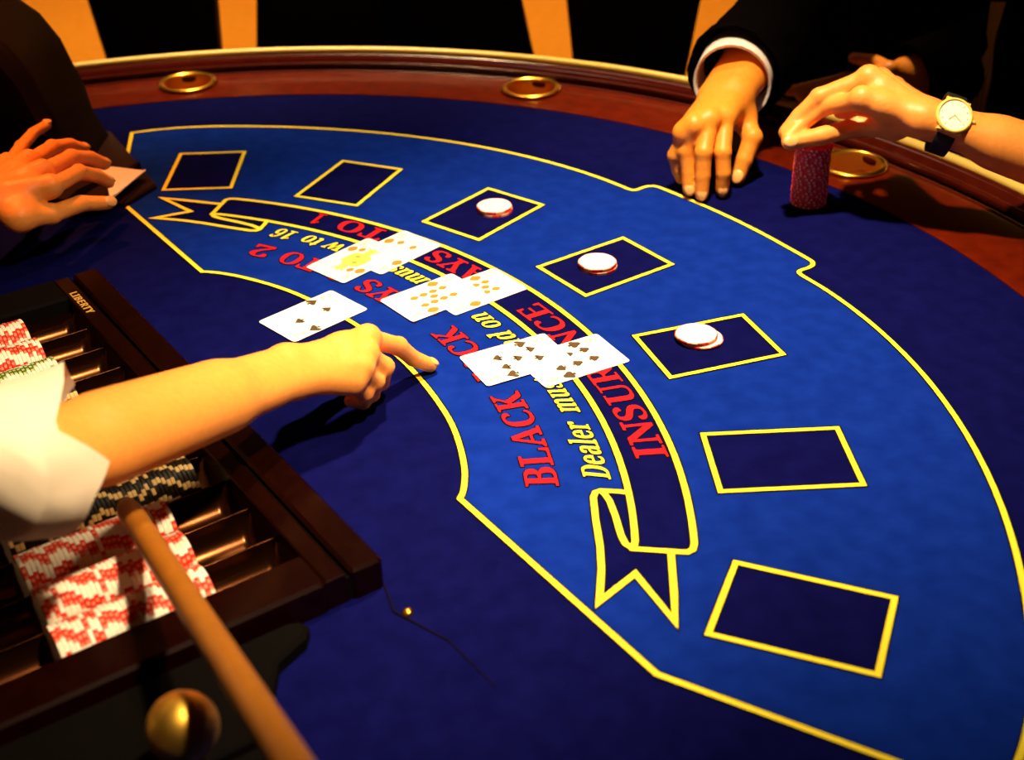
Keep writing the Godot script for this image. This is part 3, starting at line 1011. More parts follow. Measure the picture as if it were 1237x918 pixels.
# ------------------------------------------------------------------ dealer's furniture
func shuffler() -> void:
	var t := thing("card_shoe", "dark brown card shoe with a rounded hood and flat nose, under the dealer's left hand", "card shoe", Vector3(0, TY, 0))
	var prof := [Vector2(-0.504, 0.007), Vector2(-0.5075, 0.014), Vector2(-0.5125, 0.028), Vector2(-0.518, 0.041), Vector2(-0.5215, 0.069), Vector2(-0.526, 0.087), Vector2(-0.531, 0.101), Vector2(-0.540, 0.132), Vector2(-0.559, 0.164), Vector2(-0.590, 0.190), Vector2(-0.640, 0.205), Vector2(-0.80, 0.208), Vector2(-0.84, 0.190), Vector2(-0.85, 0.15), Vector2(-0.85, 0.0), Vector2(-0.504, 0.0)]
	var rows := []
	for s in [[-1.455, 0.90], [-1.462, 0.97], [-1.472, 1.0], [-1.585, 1.0], [-1.596, 1.0], [-1.601, 0.985]]:
		var r := []
		for p in prof:
			r.append(Vector3(-0.66 + (p.x + 0.66) * s[1], p.y * s[1], s[0]))
		rows.append(r)
	obj("hood", grid_mesh(rows, true, false), M.plastic, t)
	for k in [0, 5]:
		var st := begin()
		var pg := PackedVector2Array()
		for p in rows[k]:
			pg.append(Vector2(p.x, p.y))
		var ix := Geometry2D.triangulate_polygon(pg)
		for i in range(0, ix.size(), 3):
			tri(st, rows[k][ix[i]], rows[k][ix[i + 1]], rows[k][ix[i + 2]], Vector3(0, 0, 1 if k == 0 else -1))
		obj("side_panel", st.commit(), M.plastic, t)
	obj("nose_plate", prism(PackedVector2Array([Vector2(-0.409, -1.435), Vector2(-0.4334, -1.3828), Vector2(-0.475, -1.395), Vector2(-0.56, -1.44), Vector2(-0.58, -1.615), Vector2(-0.506, -1.612)]), 0.0, 0.007, 0.002), M.plate, t)
	obj("card_lip", prism(PackedVector2Array([Vector2(-0.4375, -1.4830), Vector2(-0.4590, -1.4080), Vector2(-0.4670, -1.4110), Vector2(-0.4455, -1.4860)]), 0.006, 0.0165, 0.002), M.plate, t)
	obj("face_plate", prism(PackedVector2Array([Vector2(-0.4785, -1.4505), Vector2(-0.4627, -1.4223), Vector2(-0.4417, -1.3600), Vector2(-0.4685, -1.3461), Vector2(-0.5135, -1.3693), Vector2(-0.5312, -1.4246)]), 0.0195, 0.0225, 0.0008), M.plate, t)
	obj("lit_edge_strip", tube([Vector3(-0.4440, 0.9195, -1.3602) - Vector3(0, TY, 0), Vector3(-0.4223, 0.9195, -1.4452) - Vector3(0, TY, 0)], [0.0017, 0.0011], 10), M.cuff, t)  # cream strip added for the bright glint along the drawn card's edge
	# the card being drawn
	var a := Vector3(-0.4466, 0.9180, -1.3660)
	var b := Vector3(-0.4250, 0.9180, -1.4428)
	var d := (b - a)
	d.y = 0
	var n := Vector3(d.z, 0, -d.x).normalized()
	if n.x > 0: n = -n
	var o := thing("drawn_card", "white card being slid out of the shoe between the dealer's left thumb and fingers", "card")
	var ex := d.normalized()
	var up := ex.cross(n) if ex.cross(n).y > 0 else n.cross(ex)
	up = (up + n * -0.03).normalized()
	n = (n - up * n.dot(up)).normalized()
	o.transform = Transform3D(Basis(n.cross(up) * -1.0, up, n), a.lerp(b, 0.5) + n * 0.029)
	obj("card_stock", prism(rounded(-0.0441, -0.029, 0.0441, 0.029, 0.0035), 0.0, 0.0006), M.card, o)

func block() -> void:
	var t := thing("drop_box_lid", "low black box on the felt at the near end of the chip tray", "box", CEN + Vector3(0, TY, 0), PHI)
	var pg := PackedVector2Array([Vector2(-0.125, 0.300), Vector2(0.145, 0.300), Vector2(0.1540, 0.303), Vector2(0.1570, 0.311), Vector2(0.1500, 0.320), Vector2(0.125, 0.330), Vector2(0.110, 0.352), Vector2(0.095, 0.40), Vector2(-0.125, 0.40)])
	obj("body", prism(pg, 0.0, 0.012, 0.003), M.tray_black, t)
	obj("lid", prism(rounded(-0.120, 0.304, 0.090, 0.390, 0.006, 3), 0.012, 0.020, 0.002), M.tray_black, t)
	var r := thing("amber_rod", "thick amber wooden rod leaning up from the chip tray, dark on one side", "rod")
	var p0 := Vector3(-0.2759, 0.9480, -0.7526)
	var p1 := Vector3(-0.0898, 1.0650, -0.3871)
	obj("shaft", tube([p0, p0.lerp(p1, 0.03), p0.lerp(p1, 0.5), p1], [0.0070, 0.0086, 0.0088, 0.0090], 28), M.amber, r)
	obj("end_cap", tube([p0.lerp(p1, -0.010), p0.lerp(p1, 0.02)], [0.0062, 0.0070], 24), M.plastic, r)
	var k := thing("brass_knob", "round brass knob on a short stem at the dealer's near corner", "knob", Vector3(-0.1897, 0.9600, -0.5293))
	obj("ball", ellipsoid(Vector3(0, 0, 0), Vector3(0.0205, 0, 0), Vector3(0, 0.0205, 0), Vector3(0, 0, 0.0205), 28), M.brass_satin, k)
	obj("stem", lathe([Vector2(0.0001, -0.012), Vector2(0.0065, -0.014), Vector2(0.0055, -0.03), Vector2(0.010, -0.040), Vector2(0.011, -0.0600)], 20), M.brass, k)

# ------------------------------------------------------------------ people
const HANDS := {
	"dealer_right": {"wrist": Vector3(-0.1727, 0.9800, -0.8778), "elbow": Vector3(-0.2887, 1.0450, -0.6761),
		"thb": [Vector3(-0.1647, 0.9550, -0.9250), Vector3(-0.1453, 0.9420, -0.9576), Vector3(-0.1307, 0.9320, -0.9736), Vector3(-0.1174, 0.9300, -0.9652)],
		"idx": [Vector3(-0.1190, 0.9700, -0.9454), Vector3(-0.0968, 0.9430, -0.9784), Vector3(-0.0860, 0.9220, -0.9923), Vector3(-0.0720, 0.9085, -1.0027)],
		"mid": [Vector3(-0.1192, 0.9660, -0.9266), Vector3(-0.1060, 0.9460, -0.9395), Vector3(-0.1119, 0.9200, -0.9569), Vector3(-0.1251, 0.9220, -0.9464)],
		"rng": [Vector3(-0.1229, 0.9620, -0.9112), Vector3(-0.1131, 0.9400, -0.9273), Vector3(-0.1189, 0.9170, -0.9435), Vector3(-0.1312, 0.9220, -0.9362)],
		"pky": [Vector3(-0.1294, 0.9550, -0.9025), Vector3(-0.1211, 0.9340, -0.9180), Vector3(-0.1257, 0.9130, -0.9371), Vector3(-0.1360, 0.9180, -0.9324)]},
	"dealer_left": {"wrist": Vector3(-0.5302, 0.9850, -1.2322), "elbow": Vector3(-0.6431, 1.0300, -0.9772),
		"thb": [Vector3(-0.4873, 0.9680, -1.2130), Vector3(-0.4637, 0.9600, -1.2350), Vector3(-0.4441, 0.9550, -1.2716), Vector3(-0.4240, 0.9450, -1.2948)],
		"idx": [Vector3(-0.4618, 0.9850, -1.2464), Vector3(-0.4483, 0.9800, -1.2961), Vector3(-0.4396, 0.9650, -1.3223), Vector3(-0.4332, 0.9500, -1.3391)],
		"mid": [Vector3(-0.4781, 0.9890, -1.2766), Vector3(-0.4640, 0.9840, -1.3284), Vector3(-0.4537, 0.9710, -1.3573), Vector3(-0.4444, 0.9580, -1.3719)],
		"rng": [Vector3(-0.5011, 0.9880, -1.3074), Vector3(-0.4920, 0.9850, -1.3562), Vector3(-0.4839, 0.9750, -1.3882), Vector3(-0.4742, 0.9640, -1.4029)],
		"pky": [Vector3(-0.5244, 0.9850, -1.3073), Vector3(-0.5318, 0.9800, -1.3741), Vector3(-0.5348, 0.9760, -1.4245), Vector3(-0.5311, 0.9720, -1.4609)]},
	"suit_right": {"wrist": Vector3(0.2540, 0.9850, -1.4577), "elbow": Vector3(0.4144, 1.0250, -1.7984),
		"thb": [Vector3(0.2729, 0.9650, -1.4484), Vector3(0.2814, 0.9500, -1.4190), Vector3(0.2716, 0.9280, -1.4070), Vector3(0.2650, 0.9100, -1.3997)],
		"idx": [Vector3(0.2459, 0.9800, -1.4021), Vector3(0.2403, 0.9520, -1.3719), Vector3(0.2416, 0.9300, -1.3657), Vector3(0.2415, 0.9100, -1.3660)],
		"mid": [Vector3(0.2265, 0.9820, -1.3905), Vector3(0.2182, 0.9550, -1.3660), Vector3(0.2178, 0.9300, -1.3603), Vector3(0.2169, 0.9100, -1.3561)],
		"rng": [Vector3(0.2094, 0.9780, -1.3845), Vector3(0.2013, 0.9500, -1.3822), Vector3(0.2042, 0.9280, -1.3754), Vector3(0.2046, 0.9100, -1.3684)],
		"pky": [Vector3(0.1994, 0.9680, -1.3886), Vector3(0.1897, 0.9420, -1.3906), Vector3(0.1941, 0.9250, -1.3905), Vector3(0.1996, 0.9100, -1.3994)]},
	"suit_left": {"wrist": Vector3(0.5487, 0.8950, -1.7448), "elbow": Vector3(0.8069, 0.9250, -1.8497),
		"thb": [Vector3(0.5468, 0.9050, -1.7430), Vector3(0.5218, 0.9200, -1.7279), Vector3(0.5084, 0.9200, -1.7642), Vector3(0.4918, 0.9130, -1.8016)],
		"idx": [Vector3(0.5071, 0.9100, -1.7315), Vector3(0.4637, 0.9050, -1.7361), Vector3(0.4318, 0.8870, -1.7638), Vector3(0.3993, 0.8750, -1.7803)],
		"mid": [Vector3(0.5085, 0.9050, -1.7256), Vector3(0.4659, 0.9000, -1.7234), Vector3(0.4402, 0.8830, -1.7474), Vector3(0.4150, 0.8700, -1.7693)],
		"rng": [Vector3(0.5163, 0.8950, -1.7338), Vector3(0.4741, 0.8900, -1.7248), Vector3(0.4528, 0.8730, -1.7478), Vector3(0.4329, 0.8650, -1.7584)],
		"pky": [Vector3(0.5247, 0.8870, -1.7360), Vector3(0.4938, 0.8800, -1.7316), Vector3(0.4752, 0.8690, -1.7440), Vector3(0.4604, 0.8630, -1.7518)]},
	"watch_right": {"wrist": Vector3(0.4305, 1.0200, -1.2831), "elbow": Vector3(0.6405, 0.9550, -1.2291),
		"thb": [Vector3(0.4070, 1.0040, -1.3084), Vector3(0.3713, 0.9980, -1.3197), Vector3(0.3335, 0.9920, -1.3117), Vector3(0.2978, 0.9880, -1.3057)],
		"idx": [Vector3(0.3644, 1.0380, -1.2921), Vector3(0.3346, 1.0180, -1.3252), Vector3(0.3146, 1.0030, -1.3228), Vector3(0.2973, 0.9920, -1.3096)],
		"mid": [Vector3(0.3766, 1.0500, -1.3199), Vector3(0.3305, 1.0290, -1.3276), Vector3(0.3106, 1.0080, -1.3269), Vector3(0.2968, 0.9930, -1.3214)],
		"rng": [Vector3(0.4016, 1.0320, -1.3628), Vector3(0.3670, 1.0160, -1.3588), Vector3(0.3598, 1.0060, -1.3461), Vector3(0.3719, 1.0100, -1.3243)],
		"pky": [Vector3(0.4208, 1.0180, -1.3751), Vector3(0.3917, 1.0040, -1.3670), Vector3(0.3814, 1.0020, -1.3452), Vector3(0.3910, 1.0060, -1.3287)]},
}

func dealer() -> void:
	var p := thing("person", "dealer in white shirt, one hand pointing at the layout, one on the shoe", "person")
	var R: Dictionary = HANDS.dealer_right
	var Lh: Dictionary = HANDS.dealer_left
	net(hand_bones(R, 0.0084, 0.0182, 0.0242), 0.0025)
	net(hand_bones(Lh, 0.0088, 0.0225, 0.0310), 0.0027)
	var f := Vector3(cos(PHI), 0, -sin(PHI))
	var r := f.cross(Vector3.UP).normalized()
	var chest := Vector3(-0.72, TY + 0.30, -0.71)
	var sr := chest + Vector3(0, 0.09, 0) + r * 0.165 + f * 0.03
	var sl := chest + Vector3(0, 0.09, 0) - r * 0.165 + f * 0.03
	var c0 := Vector3(-0.2760, 1.0360, -0.7079)
	var e2: Vector3 = c0 + (R.elbow - R.wrist).normalized() * 0.078
	head_and_trunk(chest, f, sr, sl, [[e2, R.elbow, 0.017, 0.020], [sr, e2, 0.040, 0.018], [sl, Lh.elbow, 0.040, 0.030]], 0.155)
	obj("body", body_mesh(), M.skin, p)
	face_bits(chest, f, p, true)
	for c in ["idx"]:
		nail(R, c, 0.0084, Vector3(0.1, 1.0, 0.25), p)
	nail(Lh, "thb", 0.0088, Vector3(0.2, 0.6, 0.8), p)
	for c in ["idx", "mid", "rng", "pky"]:
		nail(Lh, c, 0.0088, Vector3(0.3, 1.0, 0.2), p)
	# the loose short sleeve on the pointing arm: its open end is notched
	var ax: Vector3 = (R.elbow - R.wrist).normalized()
	var toward := Vector3(0.3084, 0.5285, 0.7909)
	var q := Vector3(0.3348, -0.7996, 0.4930)
	q = (q - ax * q.dot(ax)).normalized()
	var k := ax.cross(q)
	if k.dot(toward) < 0: k = -k
	var ends := [[0.0, -0.0445], [12.0, -0.0447], [43.0, -0.0444], [68.0, -0.0321], [100.0, -0.0645], [135.0, -0.030], [175.0, 0.004], [217.0, 0.036], [245.0, 0.020], [300.0, -0.020], [360.0, -0.0445]]
	var rows := []
	var inner := []
	var nz := FastNoiseLite.new()
	nz.seed = 5
	nz.frequency = 9.0
	var line := [c0, e2, e2.lerp(sr, 0.25), e2.lerp(sr, 0.6), sr]
	var cr := [0.0525, 0.0465, 0.0470, 0.055, 0.062]
	for i in 25:
		var s := i / 24.0 * 4.0
		var j := mini(int(s), 3)
		var ctr: Vector3 = line[j].lerp(line[j + 1], s - j)
		var rad := lerpf(cr[j], cr[j + 1], s - j)
		var o := []
		var n := []
		for g in 48:
			var deg := g * 7.5
			var push := 0.0
			for e in ends.size() - 1:
				if deg >= ends[e][0] and deg <= ends[e + 1][0]:
					push = lerpf(ends[e][1], ends[e + 1][1], (deg - ends[e][0]) / (ends[e + 1][0] - ends[e][0]))
			var dir := q * cos(deg_to_rad(deg)) + k * sin(deg_to_rad(deg))
			var fade := clampf(1.0 - s / 1.0, 0.0, 1.0)
			var pt := ctr + dir * rad - ax * push * fade
			var wr := nz.get_noise_3dv(pt * Vector3(1, 1, 1)) * 0.011 * clampf(s, 0.18, 1.0)
			o.append(pt + dir * wr)
			n.append(pt + dir * (wr - 0.0022))
		rows.append(o)
		inner.push_front(n)
	rows.append_array(inner)
	rows.append(rows[0])
	obj("sleeve", grid_mesh(rows, true, false), M.shirt, p)
	obj("sleeve", sleeve([Lh.elbow.lerp(sl, 0.35), sl], [0.060, 0.066], 1.0, 0.006, 8), M.shirt, p)
	var L := []
	var hip := chest + Vector3(0, -0.42, 0) - f * 0.03
	for s in [-1.0, 1.0]:
		bone(L, hip + r * s * 0.07, chest + r * s * 0.08, 0.112, 0.124, 0.05)
	bone(L, sr, sl, 0.062, 0.062, 0.05)
	net(L, 0.012)
	obj("shirt", body_mesh(), M.shirt, p)
	L = []
	for s in [-1.0, 1.0]:
		bone(L, hip + r * s * 0.08 + Vector3(0, 0.03, 0), Vector3(hip.x, 0.05, hip.z) + r * s * 0.10, 0.112, 0.075, 0.03)
	net(L, 0.016)
	obj("trousers", body_mesh(), M.suit, p)

func suited(p: Node3D, chest: Vector3, f: Vector3, R: Dictionary, Lh: Dictionary, sr: Vector3, sl: Vector3) -> void:
	var r := f.cross(Vector3.UP).normalized()
	var L := []
	var hip := chest + Vector3(0, -0.45, 0) - f * 0.02
	for s in [-1.0, 1.0]:
		bone(L, hip + r * s * 0.075, chest + r * s * 0.085, 0.128, 0.135, 0.05)
	bone(L, sr, sl, 0.074, 0.074, 0.05)
	net(L, 0.012)
	obj("jacket", body_mesh(), M.suit, p)
	L = []
	for s in [-1.0, 1.0]:
		bone(L, hip + r * s * 0.09, hip + r * s * 0.12 + f * 0.30, 0.09, 0.07, 0.03)
		bone(L, hip + r * s * 0.12 + f * 0.30, Vector3(hip.x, 0.06, hip.z) + r * s * 0.12 + f * 0.28, 0.068, 0.05, 0.03)
	net(L, 0.016)
	obj("trousers", body_mesh(), M.suit, p)

func suit_player() -> void:
	var p := thing("person", "player in a black suit with a white cuff, fingertips resting on the felt", "person")
	var R: Dictionary = HANDS.suit_right
	var Lh: Dictionary = HANDS.suit_left
	var rn := 0.0098
	net(hand_bones(R, rn, 0.0270, 0.036), 0.0024)
	net(hand_bones(Lh, 0.0098, 0.0280, 0.040), 0.0040)
	var f := Vector3(-0.60, 0, 0.80).normalized()
	var chest := Vector3(0.735, TY + 0.28, -1.985)
	var r := f.cross(Vector3.UP).normalized()
	var sr := chest + Vector3(0, 0.11, 0) + r * 0.19 + f * 0.02
	var sl := chest + Vector3(0, 0.11, 0) - r * 0.19 + f * 0.02
	head_and_trunk(chest, f, sr, sl, [[sr, R.elbow, 0.05, 0.042], [sl, Lh.elbow, 0.05, 0.042]], 0.17)
	obj("body", body_mesh(), M.skin_tan, p)
	face_bits(chest, f, p, false)
	for c in ["idx", "mid", "rng", "pky"]:
		nail(R, c, rn, Vector3(-0.05, 0.75, 0.75), p)
	nail(R, "thb", rn, Vector3(-0.3, 0.6, 0.8), p)
	suited(p, chest, f, R, Lh, sr, sl)
	var ax := Vector3(0.3163, 0.0976, -0.9436)
	var cu := Vector3(0.2670, 0.9880, -1.4937)
	obj("shirt_cuff", sleeve([cu, cu + ax * 0.05], [0.0455, 0.0455], 1.06), M.cuff, p)
	obj("jacket_sleeve", sleeve([cu + ax * 0.020, Vector3(0.3249, 1.0050, -1.6024), R.elbow, sr], [0.0590, 0.0570, 0.054, 0.074], 1.06, 0.006, 3), M.suit, p)
	obj("jacket_sleeve", sleeve([Lh.wrist.lerp(Lh.elbow, 0.02), Lh.elbow, sl], [0.050, 0.064, 0.078], 1.06, 0.006, 4), M.suit, p)
	# striped shirt seen where the jacket falls open
	var pts: Array = [[Vector3(0.6448, 1.0073, -1.7314), Vector3(0.6610, 1.0103, -1.7193)], [Vector3(0.6460, 0.9656, -1.7305), Vector3(0.6563, 0.9677, -1.7228)], [Vector3(0.6500, 0.9485, -1.7275), Vector3(0.6561, 0.9497, -1.7229)], [Vector3(0.6454, 0.9293, -1.7309), Vector3(0.6576, 0.9320, -1.7218)], [Vector3(0.6364, 0.9008, -1.7377), Vector3(0.6594, 0.9060, -1.7205)], [Vector3(0.6344, 0.8734, -1.7392), Vector3(0.6585, 0.8791, -1.7211)], [Vector3(0.6366, 0.8417, -1.7375), Vector3(0.6582, 0.8471, -1.7214)]]
	for i in pts.size() - 1:
		var a: Array = pts[i]
		var b: Array = pts[i + 1]
		for s in 10:
			var st := begin()
			var q := []
			for e in [[a, s / 10.0], [a, (s + 1) / 10.0], [b, (s + 1) / 10.0], [b, s / 10.0]]:
				q.append(e[0][0].lerp(e[0][1], e[1]))
			tri(st, q[0], q[1], q[2], Vector3(-0.5, 0.3, 0.8))
			tri(st, q[0], q[2], q[3], Vector3(-0.5, 0.3, 0.8))
			obj("shirt_stripe", st.commit(), M.stripe_a if s % 2 == 0 else M.stripe_b, p)

func watch_player() -> void:
	var p := thing("person", "player reaching in with a bare forearm, thumb and finger pinched above the red stack", "person")
	var R: Dictionary = HANDS.watch_right
	net(hand_bones(R, 0.0096, 0.0232, 0.0265), 0.0025)
	var f := Vector3(-0.957, 0, 0.287).normalized()
	var chest := Vector3(1.02, TY + 0.30, -0.95)
	var r := f.cross(Vector3.UP).normalized()
	var sr := chest + Vector3(0, 0.10, 0) + r * 0.19 + f * 0.02
	var sl := chest + Vector3(0, 0.10, 0) - r * 0.19 + f * 0.02
	var le := chest + Vector3(0, -0.18, 0) - r * 0.26
	head_and_trunk(chest, f, sr, sl, [[sr, R.elbow, 0.05, 0.027], [sl, le, 0.05, 0.042]], 0.17)
	obj("body", body_mesh(), M.skin, p)
	face_bits(chest, f, p, false)
	nail(R, "thb", 0.0096, Vector3(0.1, 0.55, 0.85), p)
	suited(p, chest, f, R, R, sr, sl)
	obj("jacket_sleeve", sleeve([R.elbow.lerp(sr, 0.12), sr], [0.060, 0.078], 1.05, 0.006, 5), M.suit, p)
	obj("jacket_sleeve", sleeve([le, sl], [0.064, 0.078], 1.05, 0.006, 6), M.suit, p)

func wristwatch() -> void:
	var R: Dictionary = HANDS.watch_right
	var ax: Vector3 = (R.elbow - R.wrist).normalized()
	var c: Vector3 = Vector3(0.4505, 1.0138, -1.2779)
	var up: Vector3 = Vector3(-0.2342, 0.7574, 0.7644)
	up = (up - ax * up.dot(ax)).normalized()
	var o := thing("wristwatch", "round bright faced wristwatch on a black strap around the reaching forearm", "watch", c)
	var side := ax.cross(up)
	var rows := []
	for i in 40:
		var a := TAU * i / 40
		var dir := up * cos(a) + side * sin(a)
		var rad := Vector2(cos(a) * 0.0222, sin(a) * 0.0300).length()
		var r := []
		for e in [[-0.0095, 0.0], [-0.0095, 0.0022], [0.0095, 0.0022], [0.0095, 0.0], [-0.0095, 0.0]]:
			r.append(dir * (rad + e[1]) + ax * e[0])
		rows.append(r)
	obj("strap", grid_mesh(rows, false, true), M.strap, o)
	var face := Node3D.new()
	face.name = "watch_head"
	o.add_child(face, true)
	face.transform = Transform3D(Basis(side, up, side.cross(up)), up * 0.0230)
	obj("case", lathe([Vector2(0.016, 0.0), Vector2(0.0185, 0.001), Vector2(0.0188, 0.005), Vector2(0.0178, 0.0068), Vector2(0.0160, 0.0070), Vector2(0.0155, 0.0058)], 40), M.gilt, face)
	obj("dial", lathe([Vector2(0.0157, 0.0060), Vector2(0.0001, 0.0062)], 36), M.dial, face)
	for k in 12:
		var mk := obj("hour_mark", box(Vector3(0.0006, 0.0003, 0.0020), 0.0), M.gilt, face)
		mk.transform = Transform3D(Basis(Vector3.UP, TAU * k / 12), Vector3(sin(TAU * k / 12) * 0.0130, 0.0064, cos(TAU * k / 12) * 0.0130))
	for k in 2:
		var hnd := obj("watch_hand", box(Vector3(0.0007, 0.0003, [0.0075, 0.0105][k]), 0.0), M.gilt, face)
		hnd.transform = Transform3D(Basis(Vector3.UP, [0.9, 2.6][k]), Vector3(0, 0.0066, 0) + Basis(Vector3.UP, [0.9, 2.6][k]) * Vector3(0, 0, 0.0040))
	for s in [[1, 1], [1, -1], [-1, 1], [-1, -1]]:
		var lg := obj("lug", box(Vector3(0.0030, 0.0035, 0.0060), 0.0008), M.gilt, face)
		lg.position = Vector3(0.0165 * s[0], 0.0022, 0.0095 * s[1])
	var cr := obj("crown", lathe([Vector2(0.0001, 0.0035), Vector2(0.0022, 0.0033), Vector2(0.0024, 0.0)], 14), M.gilt, face)
	cr.transform = Transform3D(Basis(Vector3(1, 0, 0), -PI / 2), Vector3(0, 0.0035, -0.0185))

# ------------------------------------------------------------------ chairs beyond the table
func chair(label: String, x0: float, x1: float, lean0: float, lean1: float, z: float) -> void:
	# x0..x1 = the back's width at felt height, leans = how far each side drifts per metre of height
	var c := (x0 + x1) / 2
	var o := thing("casino_chair", label, "chair", Vector3(c, 0, z))
	var hw := (x1 - x0) / 2
	var rows := []
	for i in 15:
		var h := lerpf(0.52, 1.16, i / 14.0)
		var e := h - TY
		var l := -hw + lean0 * e
		var r := hw + lean1 * e
		var inset := 0.0
		if i == 0: inset = 0.03
		if i == 14: inset = 0.04
		if i == 13: inset = 0.012
		var q := []
		for j in 20:
			var a := TAU * j / 20
			var sx := signf(cos(a)) * pow(absf(cos(a)), 0.35)
			var sz := signf(sin(a)) * pow(absf(sin(a)), 0.6)
			q.append(Vector3((l + r) / 2 + sx * ((r - l) / 2 - inset), h, sz * (0.032 if i > 0 and i < 14 else 0.02) - 0.10 * (e * 0.4)))
		rows.append(q)
	rows.push_front(rows[0].map(func(p): return Vector3(p.x * 0.01, p.y, 0)))
	rows.append(rows[-1].map(func(p): return Vector3(p.x * 0.01, p.y, p.z * 0.01)))
	obj("backrest", grid_mesh(rows, true, false), M.leather, o)
	var seat := obj("seat", prism(rounded(-hw * 0.78, -0.02, hw * 0.78, 0.36, 0.05), 0.50, 0.58, 0.015), M.leather, o)
	seat.position.z = 0.0
	for s in [[-1, 0.02], [1, 0.02], [-1, 0.32], [1, 0.32]]:
		obj("leg", tube([Vector3(s[0] * hw * 0.7, 0.50, s[1]), Vector3(s[0] * hw * 0.8, 0.0, s[1] + (0.03 if s[1] > 0.2 else -0.03))], [0.018, 0.013], 12), M.chair_leg, o)
	obj("foot_rail", tube([Vector3(-hw * 0.77, 0.2, 0.33), Vector3(hw * 0.77, 0.2, 0.33)], [0.009, 0.009], 10), M.brass, o)

func chairs() -> void:
	var z := -2.16
	chair("black padded chair at the far table edge, first beyond the card shoe", -0.668, -0.464, -0.14, 0.05, z)
	chair("black padded chair behind the gap between the two left cup holders", -0.402, -0.188, 0.12, 0.02, z)
	chair("black padded chair behind the middle of the far rail, left of the second cup", -0.206, 0.031, 0.0, -0.20, z - 0.10)
	chair("black padded chair that the suited player sits in front of", 0.465, 0.98, -0.03, 0.1, -2.27)
	chair("black padded chair at the far rail, last before the suited player's sleeve", 0.106, 0.325, -0.10, 0.16, z)

# ------------------------------------------------------------------ the room and its lamps
func room() -> void:
	var x0 := -5.0
	var x1 := 5.0
	var z0 := -8.0
	var z1 := 4.0
	var hgt := 3.0
	structure("floor", box(Vector3(x1 - x0 + 0.4, 0.2, z1 - z0 + 0.4), 0.0), M.carpet, Vector3((x0 + x1) / 2, -0.1, (z0 + z1) / 2), "plain golden beige carpet behind the dark chairs", "floor")
	structure("ceiling", box(Vector3(x1 - x0 + 0.4, 0.2, z1 - z0 + 0.4), 0.0), M.ceiling, Vector3((x0 + x1) / 2, hgt + 0.1, (z0 + z1) / 2), "dark ceiling of the gaming room", "ceiling")
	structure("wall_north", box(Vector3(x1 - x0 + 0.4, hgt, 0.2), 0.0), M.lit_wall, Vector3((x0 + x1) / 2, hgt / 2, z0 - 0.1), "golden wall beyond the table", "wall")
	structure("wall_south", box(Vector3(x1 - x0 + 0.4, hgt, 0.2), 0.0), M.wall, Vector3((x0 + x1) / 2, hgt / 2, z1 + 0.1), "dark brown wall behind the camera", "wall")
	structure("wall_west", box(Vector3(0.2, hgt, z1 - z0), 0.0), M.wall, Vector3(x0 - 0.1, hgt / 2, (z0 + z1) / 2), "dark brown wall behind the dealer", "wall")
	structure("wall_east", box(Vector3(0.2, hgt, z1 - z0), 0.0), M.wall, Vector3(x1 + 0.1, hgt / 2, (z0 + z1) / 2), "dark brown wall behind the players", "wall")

func pendant(label: String, at: Vector3, aim: Vector3, energy: float, cone: float, size: float, tint := Color(1.0, 0.875, 0.70)) -> void:
	var o := thing("pendant_lamp", label, "lamp", at)
	obj("shade", lathe([Vector2(0.020, 0.20), Vector2(0.035, 0.18), Vector2(0.09, 0.06), Vector2(0.105, 0.0), Vector2(0.102, 0.0), Vector2(0.086, 0.058), Vector2(0.032, 0.172), Vector2(0.018, 0.19)], 36), M.shade, o)
	obj("cord", tube([Vector3(0, 0.19, 0), Vector3(0, 3.0 - at.y, 0)], [0.004, 0.004], 8), M.shade, o)
	var bulb := obj("bulb", ellipsoid(Vector3(0, 0.055, 0), Vector3(0.035, 0, 0), Vector3(0, 0.035, 0), Vector3(0, 0, 0.035), 20), M.bulb, o)
	var l := SpotLight3D.new()
	l.name = "lamp_light"
	l.light_color = tint
	l.light_energy = energy
	l.light_size = size
	l.spot_angle = cone
	l.spot_angle_attenuation = 1.0
	l.spot_range = 12.0
	l.spot_attenuation = 2.0
	l.shadow_enabled = true
	add_child(l)
	l.global_position = at + Vector3(0, -0.012, 0)
	l.look_at(aim, Vector3.RIGHT)

func downlight(which: String, at: Vector3, aim: Vector3, energy: float, cone: float) -> void:
	var o := thing("ceiling_downlight", "recessed ceiling downlight, " + which, "lamp", at, 0.0, "ceiling downlights beyond the table")
	obj("trim_ring", lathe([Vector2(0.06, 0.0), Vector2(0.085, 0.0), Vector2(0.085, -0.012), Vector2(0.06, -0.006)], 32), M.brass, o)
	obj("lamp_face", lathe([Vector2(0.0001, -0.004), Vector2(0.06, -0.004)], 32), M.bulb, o)
	var l := SpotLight3D.new()
	l.name = "downlight_light"
	l.light_color = Color(1.0, 0.84, 0.62)
	l.light_energy = energy
	l.light_size = 0.06
	l.spot_angle = cone
	l.spot_angle_attenuation = 1.0
	l.spot_range = 15.0
	l.spot_attenuation = 2.0
	l.shadow_enabled = true
	add_child(l, true)
	l.global_position = at - Vector3(0, 0.03, 0)
	l.look_at(aim, Vector3.RIGHT)

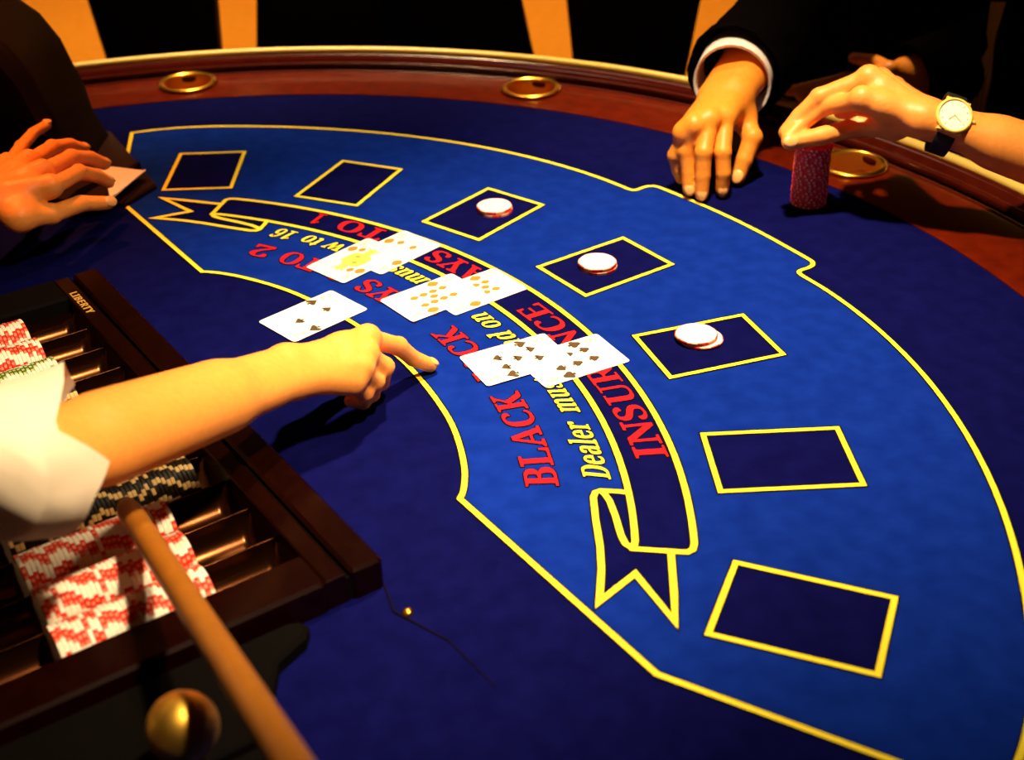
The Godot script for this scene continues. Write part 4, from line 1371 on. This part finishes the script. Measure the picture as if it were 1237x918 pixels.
func _ready() -> void:
	rng.seed = 20
	var cam := Camera3D.new()
	cam.name = "camera"
	cam.current = true
	cam.near = 0.05
	cam.far = 60.0
	add_child(cam)
	var att := CameraAttributesPhysical.new()
	att.frustum_focal_length = 41.59
	att.exposure_aperture = 5.0
	att.frustum_focus_distance = 1.19
	cam.attributes = att
	cam.transform = Transform3D(Basis(Vector3(0.9996, -0.0229, 0.0141), Vector3(0.0270, 0.8509, -0.5247), Vector3(-0.0000, 0.5249, 0.8512)), Vector3(0, TY + 0.609, 0))
	var we := WorldEnvironment.new()
	we.name = "environment"
	var env := Environment.new()
	env.background_mode = Environment.BG_COLOR
	env.background_color = Color(0.02, 0.012, 0.006)
	env.tonemap_mode = Environment.TONE_MAPPER_LINEAR
	env.tonemap_exposure = 1.0
	env.sdfgi_enabled = true
	env.ssao_enabled = true
	env.ssil_enabled = true
	we.environment = env
	add_child(we)
	materials()
	pendant("black pendant lamp hanging over the middle of the betting layout", Vector3(0.14, TY + 1.2, -1.15), Vector3(0.13, TY, -1.10), 4.5, 31.0, 0.04)
	pendant("black pendant lamp hanging over the nearest betting box", Vector3(0.24, TY + 1.15, -0.44), Vector3(-0.28, TY, -0.78), 2.8, 22.5, 0.035)
	pendant("added unseen orange lamp that tints the hand at the card shoe", Vector3(-0.62, TY + 1.2, -1.50), Vector3(-0.62, TY, -1.36), 2.4, 17.0, 0.035, Color(1.0, 0.56, 0.26))  # added orange lamp reddens the left hand and keeps the felt dark
	var spots := [["left of two unseen spots added to brighten the rail highlight bead", Vector3(-0.42, 2.995, -2.55), Vector3(-0.36, 0.92, -1.94), 11.0, 11.5], ["right of two unseen spots added to brighten the rail highlight bead", Vector3(0.22, 2.995, -2.45), Vector3(0.24, 0.92, -1.84), 11.0, 11.5]]  # unseen pair added so the far rail bead reads bright
	var place := ["leftmost", "second from the left", "third from the left", "rightmost"]
	for k in 3:
		var x := -2.2 + 1.6 * k
		spots.append(["the %s one over the carpet" % ["left", "middle", "right"][k], Vector3(x, 2.995, -4.9), Vector3(x, 0, -4.9), 6.5, 40.0])
	for k in 4:
		var x := -3.5 + 2.0 * k
		spots.append(["the %s of four added to brighten the unseen wall" % place[k], Vector3(x, 2.995, -6.9), Vector3(x, 1.2, -8.0), 7.0, 60.0])  # added washers; the bright wall gives rail and brass something to reflect
	for q in spots:
		downlight(q[0], q[1], q[2], q[3], q[4])
	room()
	table()
	chip_kinds()
	cups()
	chairs()
	dealer()
	suit_player()
	watch_player()
	wristwatch()
	shuffler()
	chip_tray()
	block()
	tray_chips()
	cards()
	box_chips()
	red_stack()
